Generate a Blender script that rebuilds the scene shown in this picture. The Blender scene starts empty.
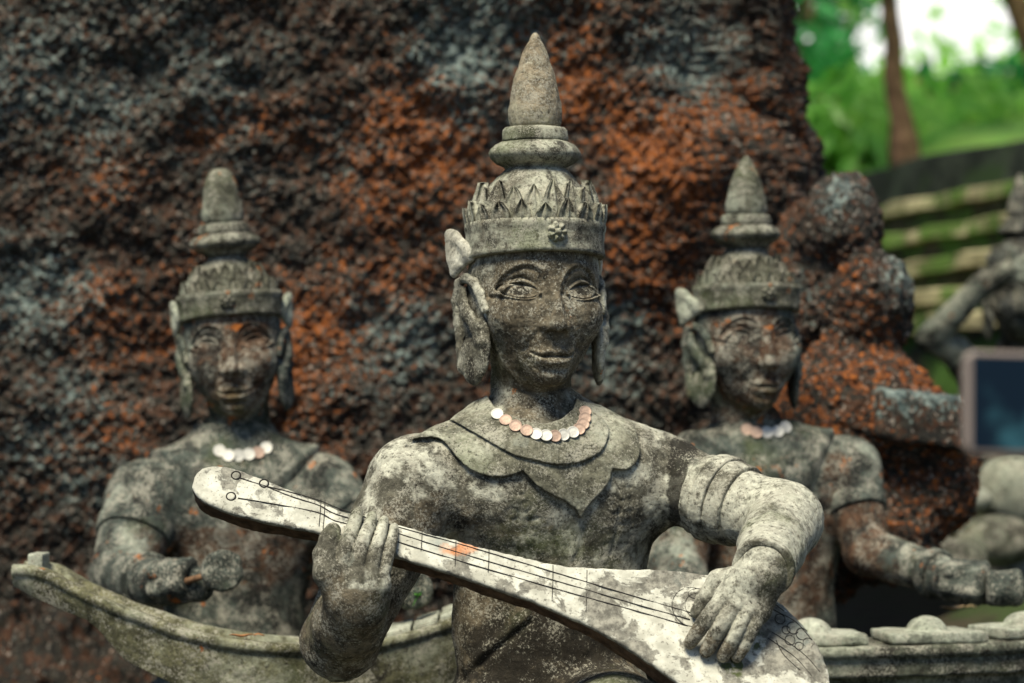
import bpy, math, random
import numpy as np
from mathutils import Vector

# ------------------------------------------------------------------ scene, camera, light
scene = bpy.context.scene
COL = scene.collection
FPX = 85.0 / 36.0 * 1024.0          # focal length in pixels of the 1024 px wide frame
ZC, HOR = 1.0, 410.0                # eye height in metres, image row of the horizon

cam_d = bpy.data.cameras.new('camera')
cam = bpy.data.objects.new('camera', cam_d)
COL.objects.link(cam)
cam.location = (0, 0, ZC)
cam.rotation_euler = (math.radians(90), 0, 0)
cam_d.lens = 85
cam_d.sensor_width = 36
cam_d.shift_y = (HOR - 341.5) / 1024.0
cam_d.clip_start = 0.05
cam_d.clip_end = 500
cam_d.dof.use_dof = True
cam_d.dof.focus_distance = 3.17
cam_d.dof.aperture_fstop = 3.5
scene.camera = cam

SUN_EL, SUN_AZ = 60.0, -20.0         # the light comes from high up, a little left and from the camera's side
world = bpy.data.worlds.new('World')
scene.world = world
world.use_nodes = True
wn = world.node_tree
wn.nodes.clear()
sky = wn.nodes.new('ShaderNodeTexSky')
sky.sky_type = 'NISHITA'
sky.sun_disc = False
bg = wn.nodes.new('ShaderNodeBackground')
bg.inputs['Strength'].default_value = 0.075
wo = wn.nodes.new('ShaderNodeOutputWorld')
wn.links.new(sky.outputs[0], bg.inputs[0])
# a bank of bright white cloud low in the north-east, behind the boulder
wtc = wn.nodes.new('ShaderNodeTexCoord')
wdot = wn.nodes.new('ShaderNodeVectorMath'); wdot.operation = 'DOT_PRODUCT'
wdot.inputs[1].default_value = Vector((0.30, 0.93, 0.2)).normalized()
wn.links.new(wtc.outputs['Generated'], wdot.inputs[0])
wnz = wn.nodes.new('ShaderNodeTexNoise'); wnz.inputs['Scale'].default_value = 5.0; wnz.inputs['Detail'].default_value = 6
wn.links.new(wtc.outputs['Generated'], wnz.inputs['Vector'])
wad = wn.nodes.new('ShaderNodeMath'); wad.operation = 'MULTIPLY_ADD'
wn.links.new(wnz.outputs['Fac'], wad.inputs[0]); wad.inputs[1].default_value = 0.2
wn.links.new(wdot.outputs['Value'], wad.inputs[2])
wmr = wn.nodes.new('ShaderNodeMapRange'); wmr.interpolation_type = 'SMOOTHSTEP'
wmr.inputs['From Min'].default_value = 0.88; wmr.inputs['From Max'].default_value = 1.02
wn.links.new(wad.outputs[0], wmr.inputs['Value'])
bgc = wn.nodes.new('ShaderNodeBackground'); bgc.inputs['Color'].default_value = (1.0, 0.99, 0.95, 1); bgc.inputs['Strength'].default_value = 0.95
wmx = wn.nodes.new('ShaderNodeMixShader')
wn.links.new(wmr.outputs[0], wmx.inputs[0]); wn.links.new(bg.outputs[0], wmx.inputs[1]); wn.links.new(bgc.outputs[0], wmx.inputs[2])
wn.links.new(wmx.outputs[0], wo.inputs[0])
sd = Vector((math.sin(math.radians(SUN_AZ)) * math.cos(math.radians(SUN_EL)),
             -math.cos(math.radians(SUN_AZ)) * math.cos(math.radians(SUN_EL)),
             math.sin(math.radians(SUN_EL))))
sky.sun_elevation = math.radians(SUN_EL)
sky.sun_rotation = math.atan2(sd.x, sd.y)
sky.air_density = 1.0
sky.dust_density = 0.6
sky.ozone_density = 3.0
sun_d = bpy.data.lights.new('sun', 'SUN')
sun_d.energy = 4.6
sun_d.angle = math.radians(24)
sun_d.color = (1.0, 0.93, 0.74)
sun = bpy.data.objects.new('sun', sun_d)
COL.objects.link(sun)
sun.location = (0, 0, 6)
sun.rotation_euler = sd.to_track_quat('Z', 'Y').to_euler()
scene.view_settings.view_transform = 'Standard'
scene.view_settings.look = 'None'
scene.view_settings.exposure = 0.55
scene.view_settings.gamma = 1.0
scene.view_settings.use_curve_mapping = False
scene.cycles.use_denoising = True
scene.cycles.max_bounces = 6

# ------------------------------------------------------------------ helpers
random.seed(4)
RNG = np.random.default_rng(7)
f32 = np.float32
_T = RNG.random((64, 64, 64)).astype(f32)


def W(px, py, d):
    """the point seen at image position (px, py) at distance d in front of the eye"""
    return np.array([(px - 512.0) * d / FPX, d, ZC + (HOR - py) * d / FPX])


def vnoise(x, y, z, s, seed=0):
    x, y, z = 0.62 * x + 0.48 * y - 0.62 * z, -0.36 * x + 0.877 * y + 0.318 * z, 0.696 * x + 0.026 * y + 0.717 * z
    x = x * s + 17.3 * seed + 100.5
    y = y * s + 5.7 * seed + 100.5
    z = z * s + 9.1 * seed + 100.5
    xi, yi, zi = np.floor(x).astype(np.int32), np.floor(y).astype(np.int32), np.floor(z).astype(np.int32)
    fx, fy, fz = (x - xi).astype(f32), (y - yi).astype(f32), (z - zi).astype(f32)
    fx = fx * fx * (3 - 2 * fx); fy = fy * fy * (3 - 2 * fy); fz = fz * fz * (3 - 2 * fz)
    x0, x1, y0, y1, z0, z1 = xi & 63, (xi + 1) & 63, yi & 63, (yi + 1) & 63, zi & 63, (zi + 1) & 63
    a = _T[x0, y0, z0] * (1 - fx) + _T[x1, y0, z0] * fx
    b = _T[x0, y1, z0] * (1 - fx) + _T[x1, y1, z0] * fx
    c = _T[x0, y0, z1] * (1 - fx) + _T[x1, y0, z1] * fx
    e = _T[x0, y1, z1] * (1 - fx) + _T[x1, y1, z1] * fx
    a = a * (1 - fy) + b * fy
    c = c * (1 - fy) + e * fy
    return (a * (1 - fz) + c * fz) * 2 - 1


def fbm(x, y, z, s, octs=4, seed=0, rough=0.5):
    r, a = 0, 1.0
    for k in range(octs):
        r = r + a * vnoise(x, y, z, s, seed + k)
        s *= 2.03
        a *= rough
    return r


def smin(a, b, k):
    h = np.clip(0.5 + 0.5 * (b - a) / k, 0, 1)
    return b * (1 - h) + a * h - k * h * (1 - h)


def smax(a, b, k):
    return -smin(-a, -b, k)


def ell(x, y, z, r):
    k0 = np.sqrt((x / r[0]) ** 2 + (y / r[1]) ** 2 + (z / r[2]) ** 2) + 1e-9
    k1 = np.sqrt((x / r[0] ** 2) ** 2 + (y / r[1] ** 2) ** 2 + (z / r[2] ** 2) ** 2) + 1e-9
    return k0 * (k0 - 1) / k1


def sph(x, y, z, c, r):
    return np.sqrt((x - c[0]) ** 2 + (y - c[1]) ** 2 + (z - c[2]) ** 2) - r


def cap(x, y, z, a, b, r0, r1):
    ab = [b[i] - a[i] for i in range(3)]
    l2 = sum(q * q for q in ab) + 1e-12
    t = np.clip(((x - a[0]) * ab[0] + (y - a[1]) * ab[1] + (z - a[2]) * ab[2]) / l2, 0, 1)
    return np.sqrt((x - a[0] - t * ab[0]) ** 2 + (y - a[1] - t * ab[1]) ** 2 + (z - a[2] - t * ab[2]) ** 2) - (r0 + (r1 - r0) * t)


def chain(x, y, z, pts, rs, k=0.004):
    d = None
    for i in range(len(pts) - 1):
        c = cap(x, y, z, pts[i], pts[i + 1], rs[i], rs[i + 1])
        d = c if d is None else smin(d, c, k)
    return d


def pline(u, v, pts):
    """distance in the plane to an open polyline"""
    d = None
    for (ax, ay), (bx, by) in zip(pts[:-1], pts[1:]):
        ex, ey = bx - ax, by - ay
        t = np.clip(((u - ax) * ex + (v - ay) * ey) / (ex * ex + ey * ey + 1e-12), 0, 1)
        q = (u - ax - t * ex) ** 2 + (v - ay - t * ey) ** 2
        d = q if d is None else np.minimum(d, q)
    return np.sqrt(d)


def polysd(u, v, pts):
    """signed distance to a closed polygon, negative inside"""
    d = pline(u, v, list(pts) + [pts[0]])
    ins = np.zeros(np.shape(u), bool)
    n = len(pts)
    for i in range(n):
        ax, ay = pts[i]
        bx, by = pts[(i + 1) % n]
        if ay == by:
            continue
        c = ((ay > v) != (by > v)) & (u < (bx - ax) * (v - ay) / (by - ay) + ax)
        ins ^= c
    return np.where(ins, -d, d)


def smooth_pts(pts, n=3):
    """Catmull-Rom through the points"""
    p = np.array(pts, float)
    out = []
    for i in range(len(p) - 1):
        a, b, c, d = p[max(i - 1, 0)], p[i], p[i + 1], p[min(i + 2, len(p) - 1)]
        for k in range(n):
            t = k / n
            out.append(0.5 * ((2 * b) + (c - a) * t + (2 * a - 5 * b + 4 * c - d) * t * t + (3 * b - a - 3 * c + d) * t ** 3))
    out.append(p[-1])
    return [tuple(q) for q in out]


def g(d, w):
    return np.exp(-(d / w) ** 2)


def nets(fn, lo, hi, h, margin=0.0, B=8):
    """surface mesh of fn = 0 (naive surface nets, evaluated only in blocks near the surface)"""
    lo, hi = np.array(lo, float), np.array(hi, float)
    nb = np.maximum(1, np.ceil((hi - lo) / (h * B)).astype(int))
    n = nb * B
    ci = np.stack(np.meshgrid(*[np.arange(k) for k in nb], indexing='ij'), -1).reshape(-1, 3)
    cc = (lo + (ci + 0.5) * B * h - 0.5 * h).astype(f32)
    cv = fn(cc[:, 0], cc[:, 1], cc[:, 2])
    keep = np.abs(cv) < B * h * 0.866 * 1.35 + margin
    V = np.repeat(np.repeat(np.repeat(np.where(cv.reshape(nb) < 0, -1, 1).astype(f32), B, 0), B, 1), B, 2)
    off = np.stack(np.meshgrid(*[np.arange(B)] * 3, indexing='ij'), -1).reshape(-1, 3)
    kb = ci[keep]
    step = 4000
    for s in range(0, len(kb), step):
        idx = (kb[s:s + step, None, :] * B + off[None]).reshape(-1, 3)
        p = (lo + idx * h).astype(f32)
        V[idx[:, 0], idx[:, 1], idx[:, 2]] = fn(p[:, 0], p[:, 1], p[:, 2])
    S = V < 0
    c = [S[a:n[0] - 1 + a, b:n[1] - 1 + b, e:n[2] - 1 + e] for a in (0, 1) for b in (0, 1) for e in (0, 1)]
    cnt = sum(q.astype(np.int8) for q in c)
    act = np.argwhere((cnt > 0) & (cnt < 8))
    ID = np.full(n - 1, -1, np.int32)
    ID[act[:, 0], act[:, 1], act[:, 2]] = np.arange(len(act))
    acc = np.zeros((len(act), 3)); num = np.zeros(len(act))
    cor = [(a, b, e) for a in (0, 1) for b in (0, 1) for e in (0, 1)]
    val = [V[act[:, 0] + a, act[:, 1] + b, act[:, 2] + e].astype(float) for a, b, e in cor]
    for i in range(8):
        for j in range(i + 1, 8):
            if sum(abs(cor[i][q] - cor[j][q]) for q in range(3)) != 1:
                continue
            m = (val[i] < 0) != (val[j] < 0)
            t = val[i][m] / (val[i][m] - val[j][m])
            acc[m] += np.array(cor[i]) + t[:, None] * (np.array(cor[j]) - np.array(cor[i]))
            num[m] += 1
    verts = lo + (act + acc / num[:, None]) * h
    quads = []
    for ax in range(3):
        o1, o2 = (ax + 1) % 3, (ax + 2) % 3
        sl = [slice(1, n[q] - 1) for q in range(3)]
        sa, sb = list(sl), list(sl)
        sa[ax] = slice(0, n[ax] - 1); sb[ax] = slice(1, n[ax])
        A, Bq = S[tuple(sa)], S[tuple(sb)]
        e = np.argwhere(A != Bq)
        if not len(e):
            continue
        fl = A[e[:, 0], e[:, 1], e[:, 2]]
        base = e.copy()
        base[:, o1] += 1; base[:, o2] += 1
        def at(d1, d2):
            q = base.copy(); q[:, o1] += d1; q[:, o2] += d2
            return ID[q[:, 0], q[:, 1], q[:, 2]]
        q = np.stack([at(-1, -1), at(0, -1), at(0, 0), at(-1, 0)], -1)
        q[~fl] = q[~fl][:, ::-1]
        quads.append(q)
    quads = np.concatenate(quads) if quads else np.zeros((0, 4), int)
    quads = quads[(quads >= 0).all(1)]
    return verts, quads


def grid_faces(nu, nv, wrap_u=False, off=0):
    """quads of a nu x nv vertex grid, v running fastest"""
    iu = np.arange(nu if wrap_u else nu - 1)
    iv = np.arange(nv - 1)
    a, b = np.meshgrid(iu, iv, indexing='ij')
    a, b = a.ravel(), b.ravel()
    a2 = (a + 1) % nu
    return np.stack([a * nv + b, a2 * nv + b, a2 * nv + b + 1, a * nv + b + 1], -1) + off


class MB:
    """collects vertex/quad arrays and links them as ONE mesh object"""
    def __init__(self):
        self.v, self.f, self.n = [], [], 0

    def add(self, v, f):
        v = np.asarray(v, float).reshape(-1, 3)
        self.v.append(v)
        self.f.extend([np.asarray(f) + self.n] if len(f) else [])
        self.n += len(v)
        return self

    def mesh(self, name, mat, smooth=True):
        v = np.concatenate(self.v)
        me = bpy.data.meshes.new(name)
        q = [x for x in self.f]
        tot = sum(x.size for x in q)
        me.vertices.add(len(v))
        me.vertices.foreach_set('co', v.astype(f32).ravel())
        me.loops.add(tot)
        me.loops.foreach_set('vertex_index', np.concatenate([x.ravel() for x in q]).astype(np.int32))
        ls = np.concatenate([np.full(len(x), x.shape[1], np.int32) for x in q])
        me.polygons.add(len(ls))
        me.polygons.foreach_set('loop_start', np.concatenate([[0], np.cumsum(ls)[:-1]]).astype(np.int32))
        me.polygons.foreach_set('use_smooth', np.full(len(ls), smooth, bool))
        me.update(calc_edges=True)
        me.validate()
        me.materials.append(mat)
        return me

    def obj(self, name, mat, parent=None, loc=(0, 0, 0), smooth=True, origin=(0, 0, 0)):
        self.v = [q - np.array(origin) for q in self.v]
        o = bpy.data.objects.new(name, self.mesh(name, mat, smooth))
        COL.objects.link(o)
        o.parent = parent
        o.location = loc
        return o


def tag(o, label=None, cat=None, group=None, kind=None):
    if label: o['label'] = label
    if cat: o['category'] = cat
    if group: o['group'] = group
    if kind: o['kind'] = kind
    return o


def empty(name, loc, label, cat, group=None, rz=0.0):
    o = bpy.data.objects.new(name, None)
    COL.objects.link(o)
    o.location = loc
    o.rotation_euler = (0, 0, rz)
    o.empty_display_size = 0.1
    return tag(o, label, cat, group)


def link(name, me, parent, loc=(0, 0, 0), rz=0.0, sc=1.0):
    o = bpy.data.objects.new(name, me)
    COL.objects.link(o)
    o.parent = parent
    o.location = loc
    o.rotation_euler = (0, 0, rz)
    o.scale = (sc, sc, sc) if np.isscalar(sc) else sc
    return o


def lathe(prof, seg=96, amp=0.0, fr=40, seed=3, sx=1.0, sy=1.0, step=0.003):
    """closed solid of revolution from (radius, z) pairs listed from bottom to top"""
    pts = [prof[0]]
    for a, b in zip(prof[:-1], prof[1:]):
        k = max(1, int(math.hypot(b[0] - a[0], b[1] - a[1]) / step))
        pts += [(a[0] + (b[0] - a[0]) * i / k, a[1] + (b[1] - a[1]) * i / k) for i in range(1, k + 1)]
    p = np.array(pts)
    th = np.linspace(0, 2 * math.pi, seg, endpoint=False)
    r = np.repeat(p[None, :, 0], seg, 0); z = np.repeat(p[None, :, 1], seg, 0)
    c, s = np.cos(th)[:, None], np.sin(th)[:, None]
    if amp:
        n = fbm((r * c).ravel(), (r * s).ravel(), z.ravel(), fr, 4, seed, 0.6).reshape(r.shape)
        r = r + amp * n * np.clip(r / 0.01, 0, 1)
        z = z + amp * 0.4 * n
    v = np.stack([r * c * sx, r * s * sy, z], -1).reshape(-1, 3)
    f = grid_faces(seg, len(p), True)
    return v, f


def tube(pts, rs, seg=8):
    """closed round tube along a polyline of 3-D points"""
    p = np.array(pts, float)
    rs = np.broadcast_to(np.array(rs, float), (len(p),))
    t = np.gradient(p, axis=0)
    t /= np.linalg.norm(t, axis=1)[:, None] + 1e-12
    up = np.array([0, 0, 1.0]) if abs(t[0][2]) < 0.9 else np.array([1.0, 0, 0])
    v = []
    for i in range(len(p)):
        a = np.cross(t[i], up); a /= np.linalg.norm(a) + 1e-12
        b = np.cross(t[i], a)
        th = np.linspace(0, 2 * math.pi, seg, endpoint=False)
        v.append(p[i] + rs[i] * (np.cos(th)[:, None] * a + np.sin(th)[:, None] * b))
    n = len(p)
    V = np.concatenate(v)                      # index i*seg + k
    f = []
    for i in range(n - 1):
        for k in range(seg):
            f.append((i * seg + k, i * seg + (k + 1) % seg, (i + 1) * seg + (k + 1) % seg, (i + 1) * seg + k))
    V = np.concatenate([V, p[:1], p[-1:]])
    tri = [(n * seg, (k + 1) % seg, k) for k in range(seg)] + [(n * seg + 1, (n - 1) * seg + k, (n - 1) * seg + (k + 1) % seg) for k in range(seg)]
    return V, np.array(f), np.array(tri)


def add_tube(mb, pts, rs, seg=8):
    V, q, t = tube(pts, rs, seg)
    n = mb.n
    mb.v.append(V); mb.f += [q + n, t + n]; mb.n += len(V)


def box_v(lo, hi):
    v = [(x, y, z) for x in (lo[0], hi[0]) for y in (lo[1], hi[1]) for z in (lo[2], hi[2])]
    f = [(0, 1, 3, 2), (4, 6, 7, 5), (0, 4, 5, 1), (2, 3, 7, 6), (0, 2, 6, 4), (1, 5, 7, 3)]
    return np.array(v, float), np.array(f)


def rot2(v, a):
    v = np.asarray(v, float).copy()
    c, s = math.cos(a), math.sin(a)
    x = v[:, 0] * c - v[:, 1] * s
    v[:, 1] = v[:, 0] * s + v[:, 1] * c
    v[:, 0] = x
    return v

# ------------------------------------------------------------------ materials
class NT:
    def __init__(self, name):
        self.m = bpy.data.materials.new(name)
        self.m.use_nodes = True
        self.t = self.m.node_tree
        self.t.nodes.clear()
        self.out = self.n('ShaderNodeOutputMaterial')
        self.p = self.n('ShaderNodeBsdfPrincipled')
        self.l(self.p.outputs[0], self.out.inputs[0])
        self.co = self.n('ShaderNodeTexCoord').outputs['Object']

    def n(self, t):
        return self.t.nodes.new(t)

    def l(self, a, b):
        self.t.links.new(a, b)

    def noise(self, s, det=6, rough=0.6, dist=0.0, off=None, co=None):
        n = self.n('ShaderNodeTexNoise')
        n.inputs['Scale'].default_value = s
        n.inputs['Detail'].default_value = det
        n.inputs['Roughness'].default_value = rough
        n.inputs['Distortion'].default_value = dist
        co = co or self.co
        if off:
            a = self.n('ShaderNodeVectorMath'); a.operation = 'ADD'
            self.l(co, a.inputs[0]); a.inputs[1].default_value = off
            co = a.outputs[0]
        self.l(co, n.inputs['Vector'])
        return n.outputs['Fac']

    def vor(self, s, rnd=1.0, feat='F1', off=None, out='Distance'):
        n = self.n('ShaderNodeTexVoronoi')
        n.feature = feat
        n.inputs['Scale'].default_value = s
        n.inputs['Randomness'].default_value = rnd
        co = self.co
        if off:
            a = self.n('ShaderNodeVectorMath'); a.operation = 'ADD'
            self.l(co, a.inputs[0]); a.inputs[1].default_value = off
            co = a.outputs[0]
        self.l(co, n.inputs['Vector'])
        return n.outputs[out]

    def ramp(self, f, a, b, lo=0.0, hi=1.0):
        n = self.n('ShaderNodeMapRange')
        n.interpolation_type = 'SMOOTHSTEP'
        n.inputs['From Min'].default_value = a
        n.inputs['From Max'].default_value = b
        n.inputs['To Min'].default_value = lo
        n.inputs['To Max'].default_value = hi
        self.l(f, n.inputs['Value'])
        return n.outputs[0]

    def math(self, op, a, b):
        n = self.n('ShaderNodeMath'); n.operation = op
        for i, q in enumerate((a, b)):
            if isinstance(q, (int, float)):
                n.inputs[i].default_value = q
            else:
                self.l(q, n.inputs[i])
        return n.outputs[0]

    def mix(self, fac, a, b, mode='MIX'):
        n = self.n('ShaderNodeMix'); n.data_type = 'RGBA'; n.blend_type = mode
        if isinstance(fac, (int, float)):
            n.inputs[0].default_value = fac
        else:
            self.l(fac, n.inputs[0])
        for i, q in ((6, a), (7, b)):
            if isinstance(q, tuple):
                n.inputs[i].default_value = (*q, 1)
            else:
                self.l(q, n.inputs[i])
        return n.outputs[2]

    def bump(self, h, s, dist, prev=None):
        n = self.n('ShaderNodeBump')
        n.inputs['Strength'].default_value = s
        n.inputs['Distance'].default_value = dist
        self.l(h, n.inputs['Height'])
        if prev is not None:
            self.l(prev, n.inputs['Normal'])
        return n.outputs[0]

    def attr(self, name):
        n = self.n('ShaderNodeAttribute'); n.attribute_name = name
        return n.outputs['Fac']

    def done(self, col, rough=0.9, nor=None, spec=0.25):
        if isinstance(col, tuple):
            self.p.inputs['Base Color'].default_value = (*col, 1)
        else:
            self.l(col, self.p.inputs['Base Color'])
        if isinstance(rough, (int, float)):
            self.p.inputs['Roughness'].default_value = rough
        else:
            self.l(rough, self.p.inputs['Roughness'])
        self.p.inputs['Specular IOR Level'].default_value = spec
        if nor is not None:
            self.l(nor, self.p.inputs['Normal'])
        return self.m


def stone(name, base=(0.098, 0.092, 0.070), pale=(0.52, 0.52, 0.42), dark=(0.03, 0.027, 0.022), brown=(0.122, 0.100, 0.068),
          pale_at=0.52, dark_at=0.56, orange=0.68, sc=1.0, seed=0.0, spots=0.5, stain=True, speck=0.62, fine=1.0, psc=9.0):
    """weathered concrete: grey base, cream lichen patches, black dirt and painted-in shade, rust, round lichen spots and pale specks"""
    t = NT(name)
    o = lambda k: (seed + 3.1 * k, seed * 0.7 - 1.7 * k, seed * 1.3 + k)
    mott = t.noise(60 * sc, 8, 0.7, 0.0, o(1))
    col = t.mix(t.ramp(mott, 0.36, 0.66), tuple(q * 0.45 for q in base), tuple(q * 1.45 for q in base))
    if stain:
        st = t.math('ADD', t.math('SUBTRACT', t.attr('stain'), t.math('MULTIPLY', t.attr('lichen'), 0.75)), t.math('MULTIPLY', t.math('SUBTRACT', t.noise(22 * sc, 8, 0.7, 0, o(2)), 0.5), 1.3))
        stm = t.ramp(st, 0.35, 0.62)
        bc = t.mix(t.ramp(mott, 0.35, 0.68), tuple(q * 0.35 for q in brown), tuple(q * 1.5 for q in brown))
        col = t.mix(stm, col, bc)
    pn = t.noise(psc * sc, 10, 0.66, 0.3, o(3))
    if stain:
        pn = t.math('ADD', pn, t.math('MULTIPLY', t.attr('lichen'), 0.2))
    pf = t.ramp(pn, pale_at - 0.06, pale_at + 0.075)
    pf = t.math('MULTIPLY', pf, t.ramp(t.noise(75 * sc, 6, 0.7, 0, o(4)), 0.34, 0.5))
    pc = t.mix(t.ramp(t.noise(120 * sc, 4, 0.6, 0, o(5)), 0.35, 0.65), tuple(q * 0.62 for q in pale), pale)
    if stain:
        pf = t.math('MULTIPLY', pf, t.math('SUBTRACT', 1.0, t.math('MULTIPLY', stm, 0.95)))
    col = t.mix(pf, col, pc)
    # round lichen rosettes with a paler rim
    if spots:
        vd = t.vor(15 * sc, 1.0, 'F1', o(6))
        vd = t.math('ADD', vd, t.math('MULTIPLY', t.math('SUBTRACT', t.noise(90 * sc, 4, 0.6, 0, o(7)), 0.5), 0.22))
        disc = t.ramp(vd, 0.27, 0.22)
        rim = t.math('MULTIPLY', disc, t.ramp(vd, 0.14, 0.24, 0.45, 1.0))
        col = t.mix(t.math('MULTIPLY', rim, t.math('MULTIPLY', t.ramp(t.noise(5 * sc, 3, 0.5, 0, o(14)), 0.48, 0.6), spots * (0.6 if not stain else 0.6))), col, (0.36, 0.38, 0.32))
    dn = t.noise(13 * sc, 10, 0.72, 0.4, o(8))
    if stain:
        dn = t.math('ADD', dn, t.math('MULTIPLY', t.attr('grime_shade'), 0.28))
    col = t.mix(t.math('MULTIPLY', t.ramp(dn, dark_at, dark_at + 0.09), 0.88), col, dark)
    gn = t.noise(7 * sc, 6, 0.6, 0, o(12))
    col = t.mix(t.ramp(gn, 0.53, 0.70, 0, 0.5), col, (0.085, 0.105, 0.04))
    # pale grains and dark pits
    col = t.mix(t.math('MULTIPLY', t.ramp(t.math('ADD', t.noise(300 * sc, 6, 0.8, 0, o(9)), t.math('ADD', t.math('MULTIPLY', t.math('SUBTRACT', t.noise(28 * sc, 5, 0.65, 0, o(13)), 0.5), 0.6), t.math('MULTIPLY', t.attr('grime_shade'), -0.07) if stain else 0.0)), speck - 0.115, speck - 0.02), 0.75 * fine), col, (0.40, 0.38, 0.31))
    col = t.mix(t.math('MULTIPLY', t.ramp(t.noise(190 * sc, 6, 0.8, 0, o(10)), 0.45, 0.36), 0.85 * fine), col, (0.025, 0.02, 0.017))
    on = t.noise(26 * sc, 8, 0.7, 0, o(11))
    col = t.mix(t.math('MULTIPLY', t.ramp(on, orange, orange + 0.04), 0.9), col, (0.42, 0.13, 0.025))
    h = t.math('ADD', t.math('MULTIPLY', t.noise(190 * sc, 6, 0.8, 0, o(10)), 0.9), t.math('MULTIPLY', mott, 0.8))
    nor = t.bump(h, 0.7, 0.005 / sc)
    return t.done(col, 0.88, nor, 0.2)


M = {}
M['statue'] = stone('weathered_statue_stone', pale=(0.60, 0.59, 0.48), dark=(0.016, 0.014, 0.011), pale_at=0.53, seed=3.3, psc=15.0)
M['crown'] = stone('weathered_crown_stone', base=(0.115, 0.105, 0.08), pale=(0.46, 0.46, 0.36), pale_at=0.49, dark_at=0.51, seed=5.0, sc=1.5, spots=0.25, stain=False, orange=0.8)
M['spire'] = stone('tan_spire_stone', base=(0.23, 0.19, 0.13), pale=(0.42, 0.39, 0.28), pale_at=0.56, dark_at=0.64, seed=7.0, spots=0.5, stain=False, orange=0.9)
M['pale'] = stone('pale_lichen_stone', base=(0.42, 0.4, 0.33), pale=(0.66, 0.64, 0.54), pale_at=0.44, dark_at=0.66, seed=9.0, spots=0.2, stain=False, orange=0.9)
M['collar'] = stone('grey_green_collar_stone', base=(0.135, 0.13, 0.095), pale=(0.45, 0.45, 0.35), pale_at=0.535, dark_at=0.6, seed=12.0, spots=0.6, stain=True, orange=0.72)
M['back'] = stone('dark_rear_statue_stone', base=(0.055, 0.066, 0.057), pale=(0.36, 0.39, 0.32), dark=(0.014, 0.015, 0.014), brown=(0.085, 0.045, 0.026), pale_at=0.585, dark_at=0.51, orange=0.62, seed=21.0, sc=0.85, spots=0.7)
M['backcrown'] = stone('rusty_rear_crown_stone', base=(0.085, 0.085, 0.062), pale=(0.36, 0.38, 0.3), pale_at=0.56, dark_at=0.52, orange=0.61, seed=25.0, sc=0.85, stain=False)
M['boat'] = stone('mossy_trough_stone', base=(0.13, 0.125, 0.07), pale=(0.35, 0.36, 0.26), brown=(0.12, 0.075, 0.05), pale_at=0.52, dark_at=0.56, orange=0.66, seed=31.0, sc=0.7, spots=0.7)
M['rail'] = stone('dark_rail_stone', base=(0.09, 0.095, 0.07), pale=(0.34, 0.36, 0.28), pale_at=0.55, dark_at=0.5, orange=0.7, seed=36.0, sc=0.9, stain=False)
M['railtop'] = stone('pale_gong_stone', base=(0.3, 0.32, 0.25), pale=(0.52, 0.54, 0.44), pale_at=0.48, dark_at=0.62, orange=0.8, seed=39.0, sc=0.9, stain=False)


def lute_mat():
    t = NT('whitewashed_lute_stone')
    o = lambda k: (40 + 3.1 * k, 2.7 - 1.7 * k, 5 + k)
    base = t.mix(t.ramp(t.noise(70, 8, 0.7, 0, o(1)), 0.35, 0.66), (0.10, 0.095, 0.08), (0.31, 0.295, 0.245))
    bare = t.attr('stain')
    pn = t.math('SUBTRACT', t.noise(21, 12, 0.68, 0.5, o(2)), t.math('MULTIPLY', bare, 0.3))
    pn = t.math('ADD', pn, t.math('MULTIPLY', t.math('SUBTRACT', t.noise(95, 6, 0.7, 0.4, o(10)), 0.5), 0.16))
    white = t.mix(t.ramp(t.noise(45, 6, 0.6, 0, o(3)), 0.35, 0.65), (0.38, 0.37, 0.31), (0.57, 0.56, 0.48))
    edge = t.ramp(pn, 0.395, 0.485)
    rim = t.math('MULTIPLY', t.ramp(pn, 0.40, 0.436), t.ramp(pn, 0.47, 0.44))
    col = t.mix(edge, base, white)
    col = t.mix(t.math('MULTIPLY', rim, 0.35), col, (0.06, 0.055, 0.047))
    gn = t.noise(10, 6, 0.6, 0.2, o(4))
    col = t.mix(t.ramp(gn, 0.6, 0.72, 0, 0.55), col, (0.15, 0.19, 0.18))
    brown = t.mix(t.ramp(t.noise(50, 8, 0.7, 0, o(5)), 0.35, 0.7), (0.035, 0.02, 0.012), (0.13, 0.08, 0.05))
    col = t.mix(t.ramp(t.math('ADD', bare, t.math('MULTIPLY', t.noise(25, 6, 0.6, 0, o(6)), 0.3)), 0.8, 0.98), col, brown)
    on = t.attr('rust')
    col = t.mix(t.ramp(t.math('MULTIPLY', on, t.noise(30, 8, 0.7, 0, o(7))), 0.30, 0.46, 0, 0.8), col, (0.55, 0.22, 0.09))
    mo = t.math('MULTIPLY', t.attr('moss'), t.ramp(t.noise(40, 8, 0.7, 0, o(9)), 0.3, 0.6))
    col = t.mix(t.ramp(mo, 0.3, 0.6, 0, 0.9), col, (0.05, 0.065, 0.015))
    col = t.mix(t.math('MULTIPLY', t.ramp(t.noise(240, 3, 0.6, 0, o(8)), 0.40, 0.34), 0.6), col, (0.06, 0.05, 0.045))
    h = t.math('ADD', t.math('MULTIPLY', t.noise(260, 4, 0.7, 0, o(8)), 0.5), t.math('MULTIPLY', edge, 0.5))
    return t.done(col, 0.85, t.bump(h, 0.5, 0.003), 0.2)


M['lute'] = lute_mat()


def plain(name, col, rough=0.7, spec=0.3, metal=0.0, var=0.0, sc=60):
    t = NT(name)
    c = col
    if var:
        c = t.mix(t.ramp(t.noise(sc, 6, 0.65), 0.35, 0.65), tuple(q * (1 - var) for q in col), tuple(min(1, q * (1 + var)) for q in col))
    m = t.done(c, rough, None, spec)
    t.p.inputs['Metallic'].default_value = metal
    return m


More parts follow.
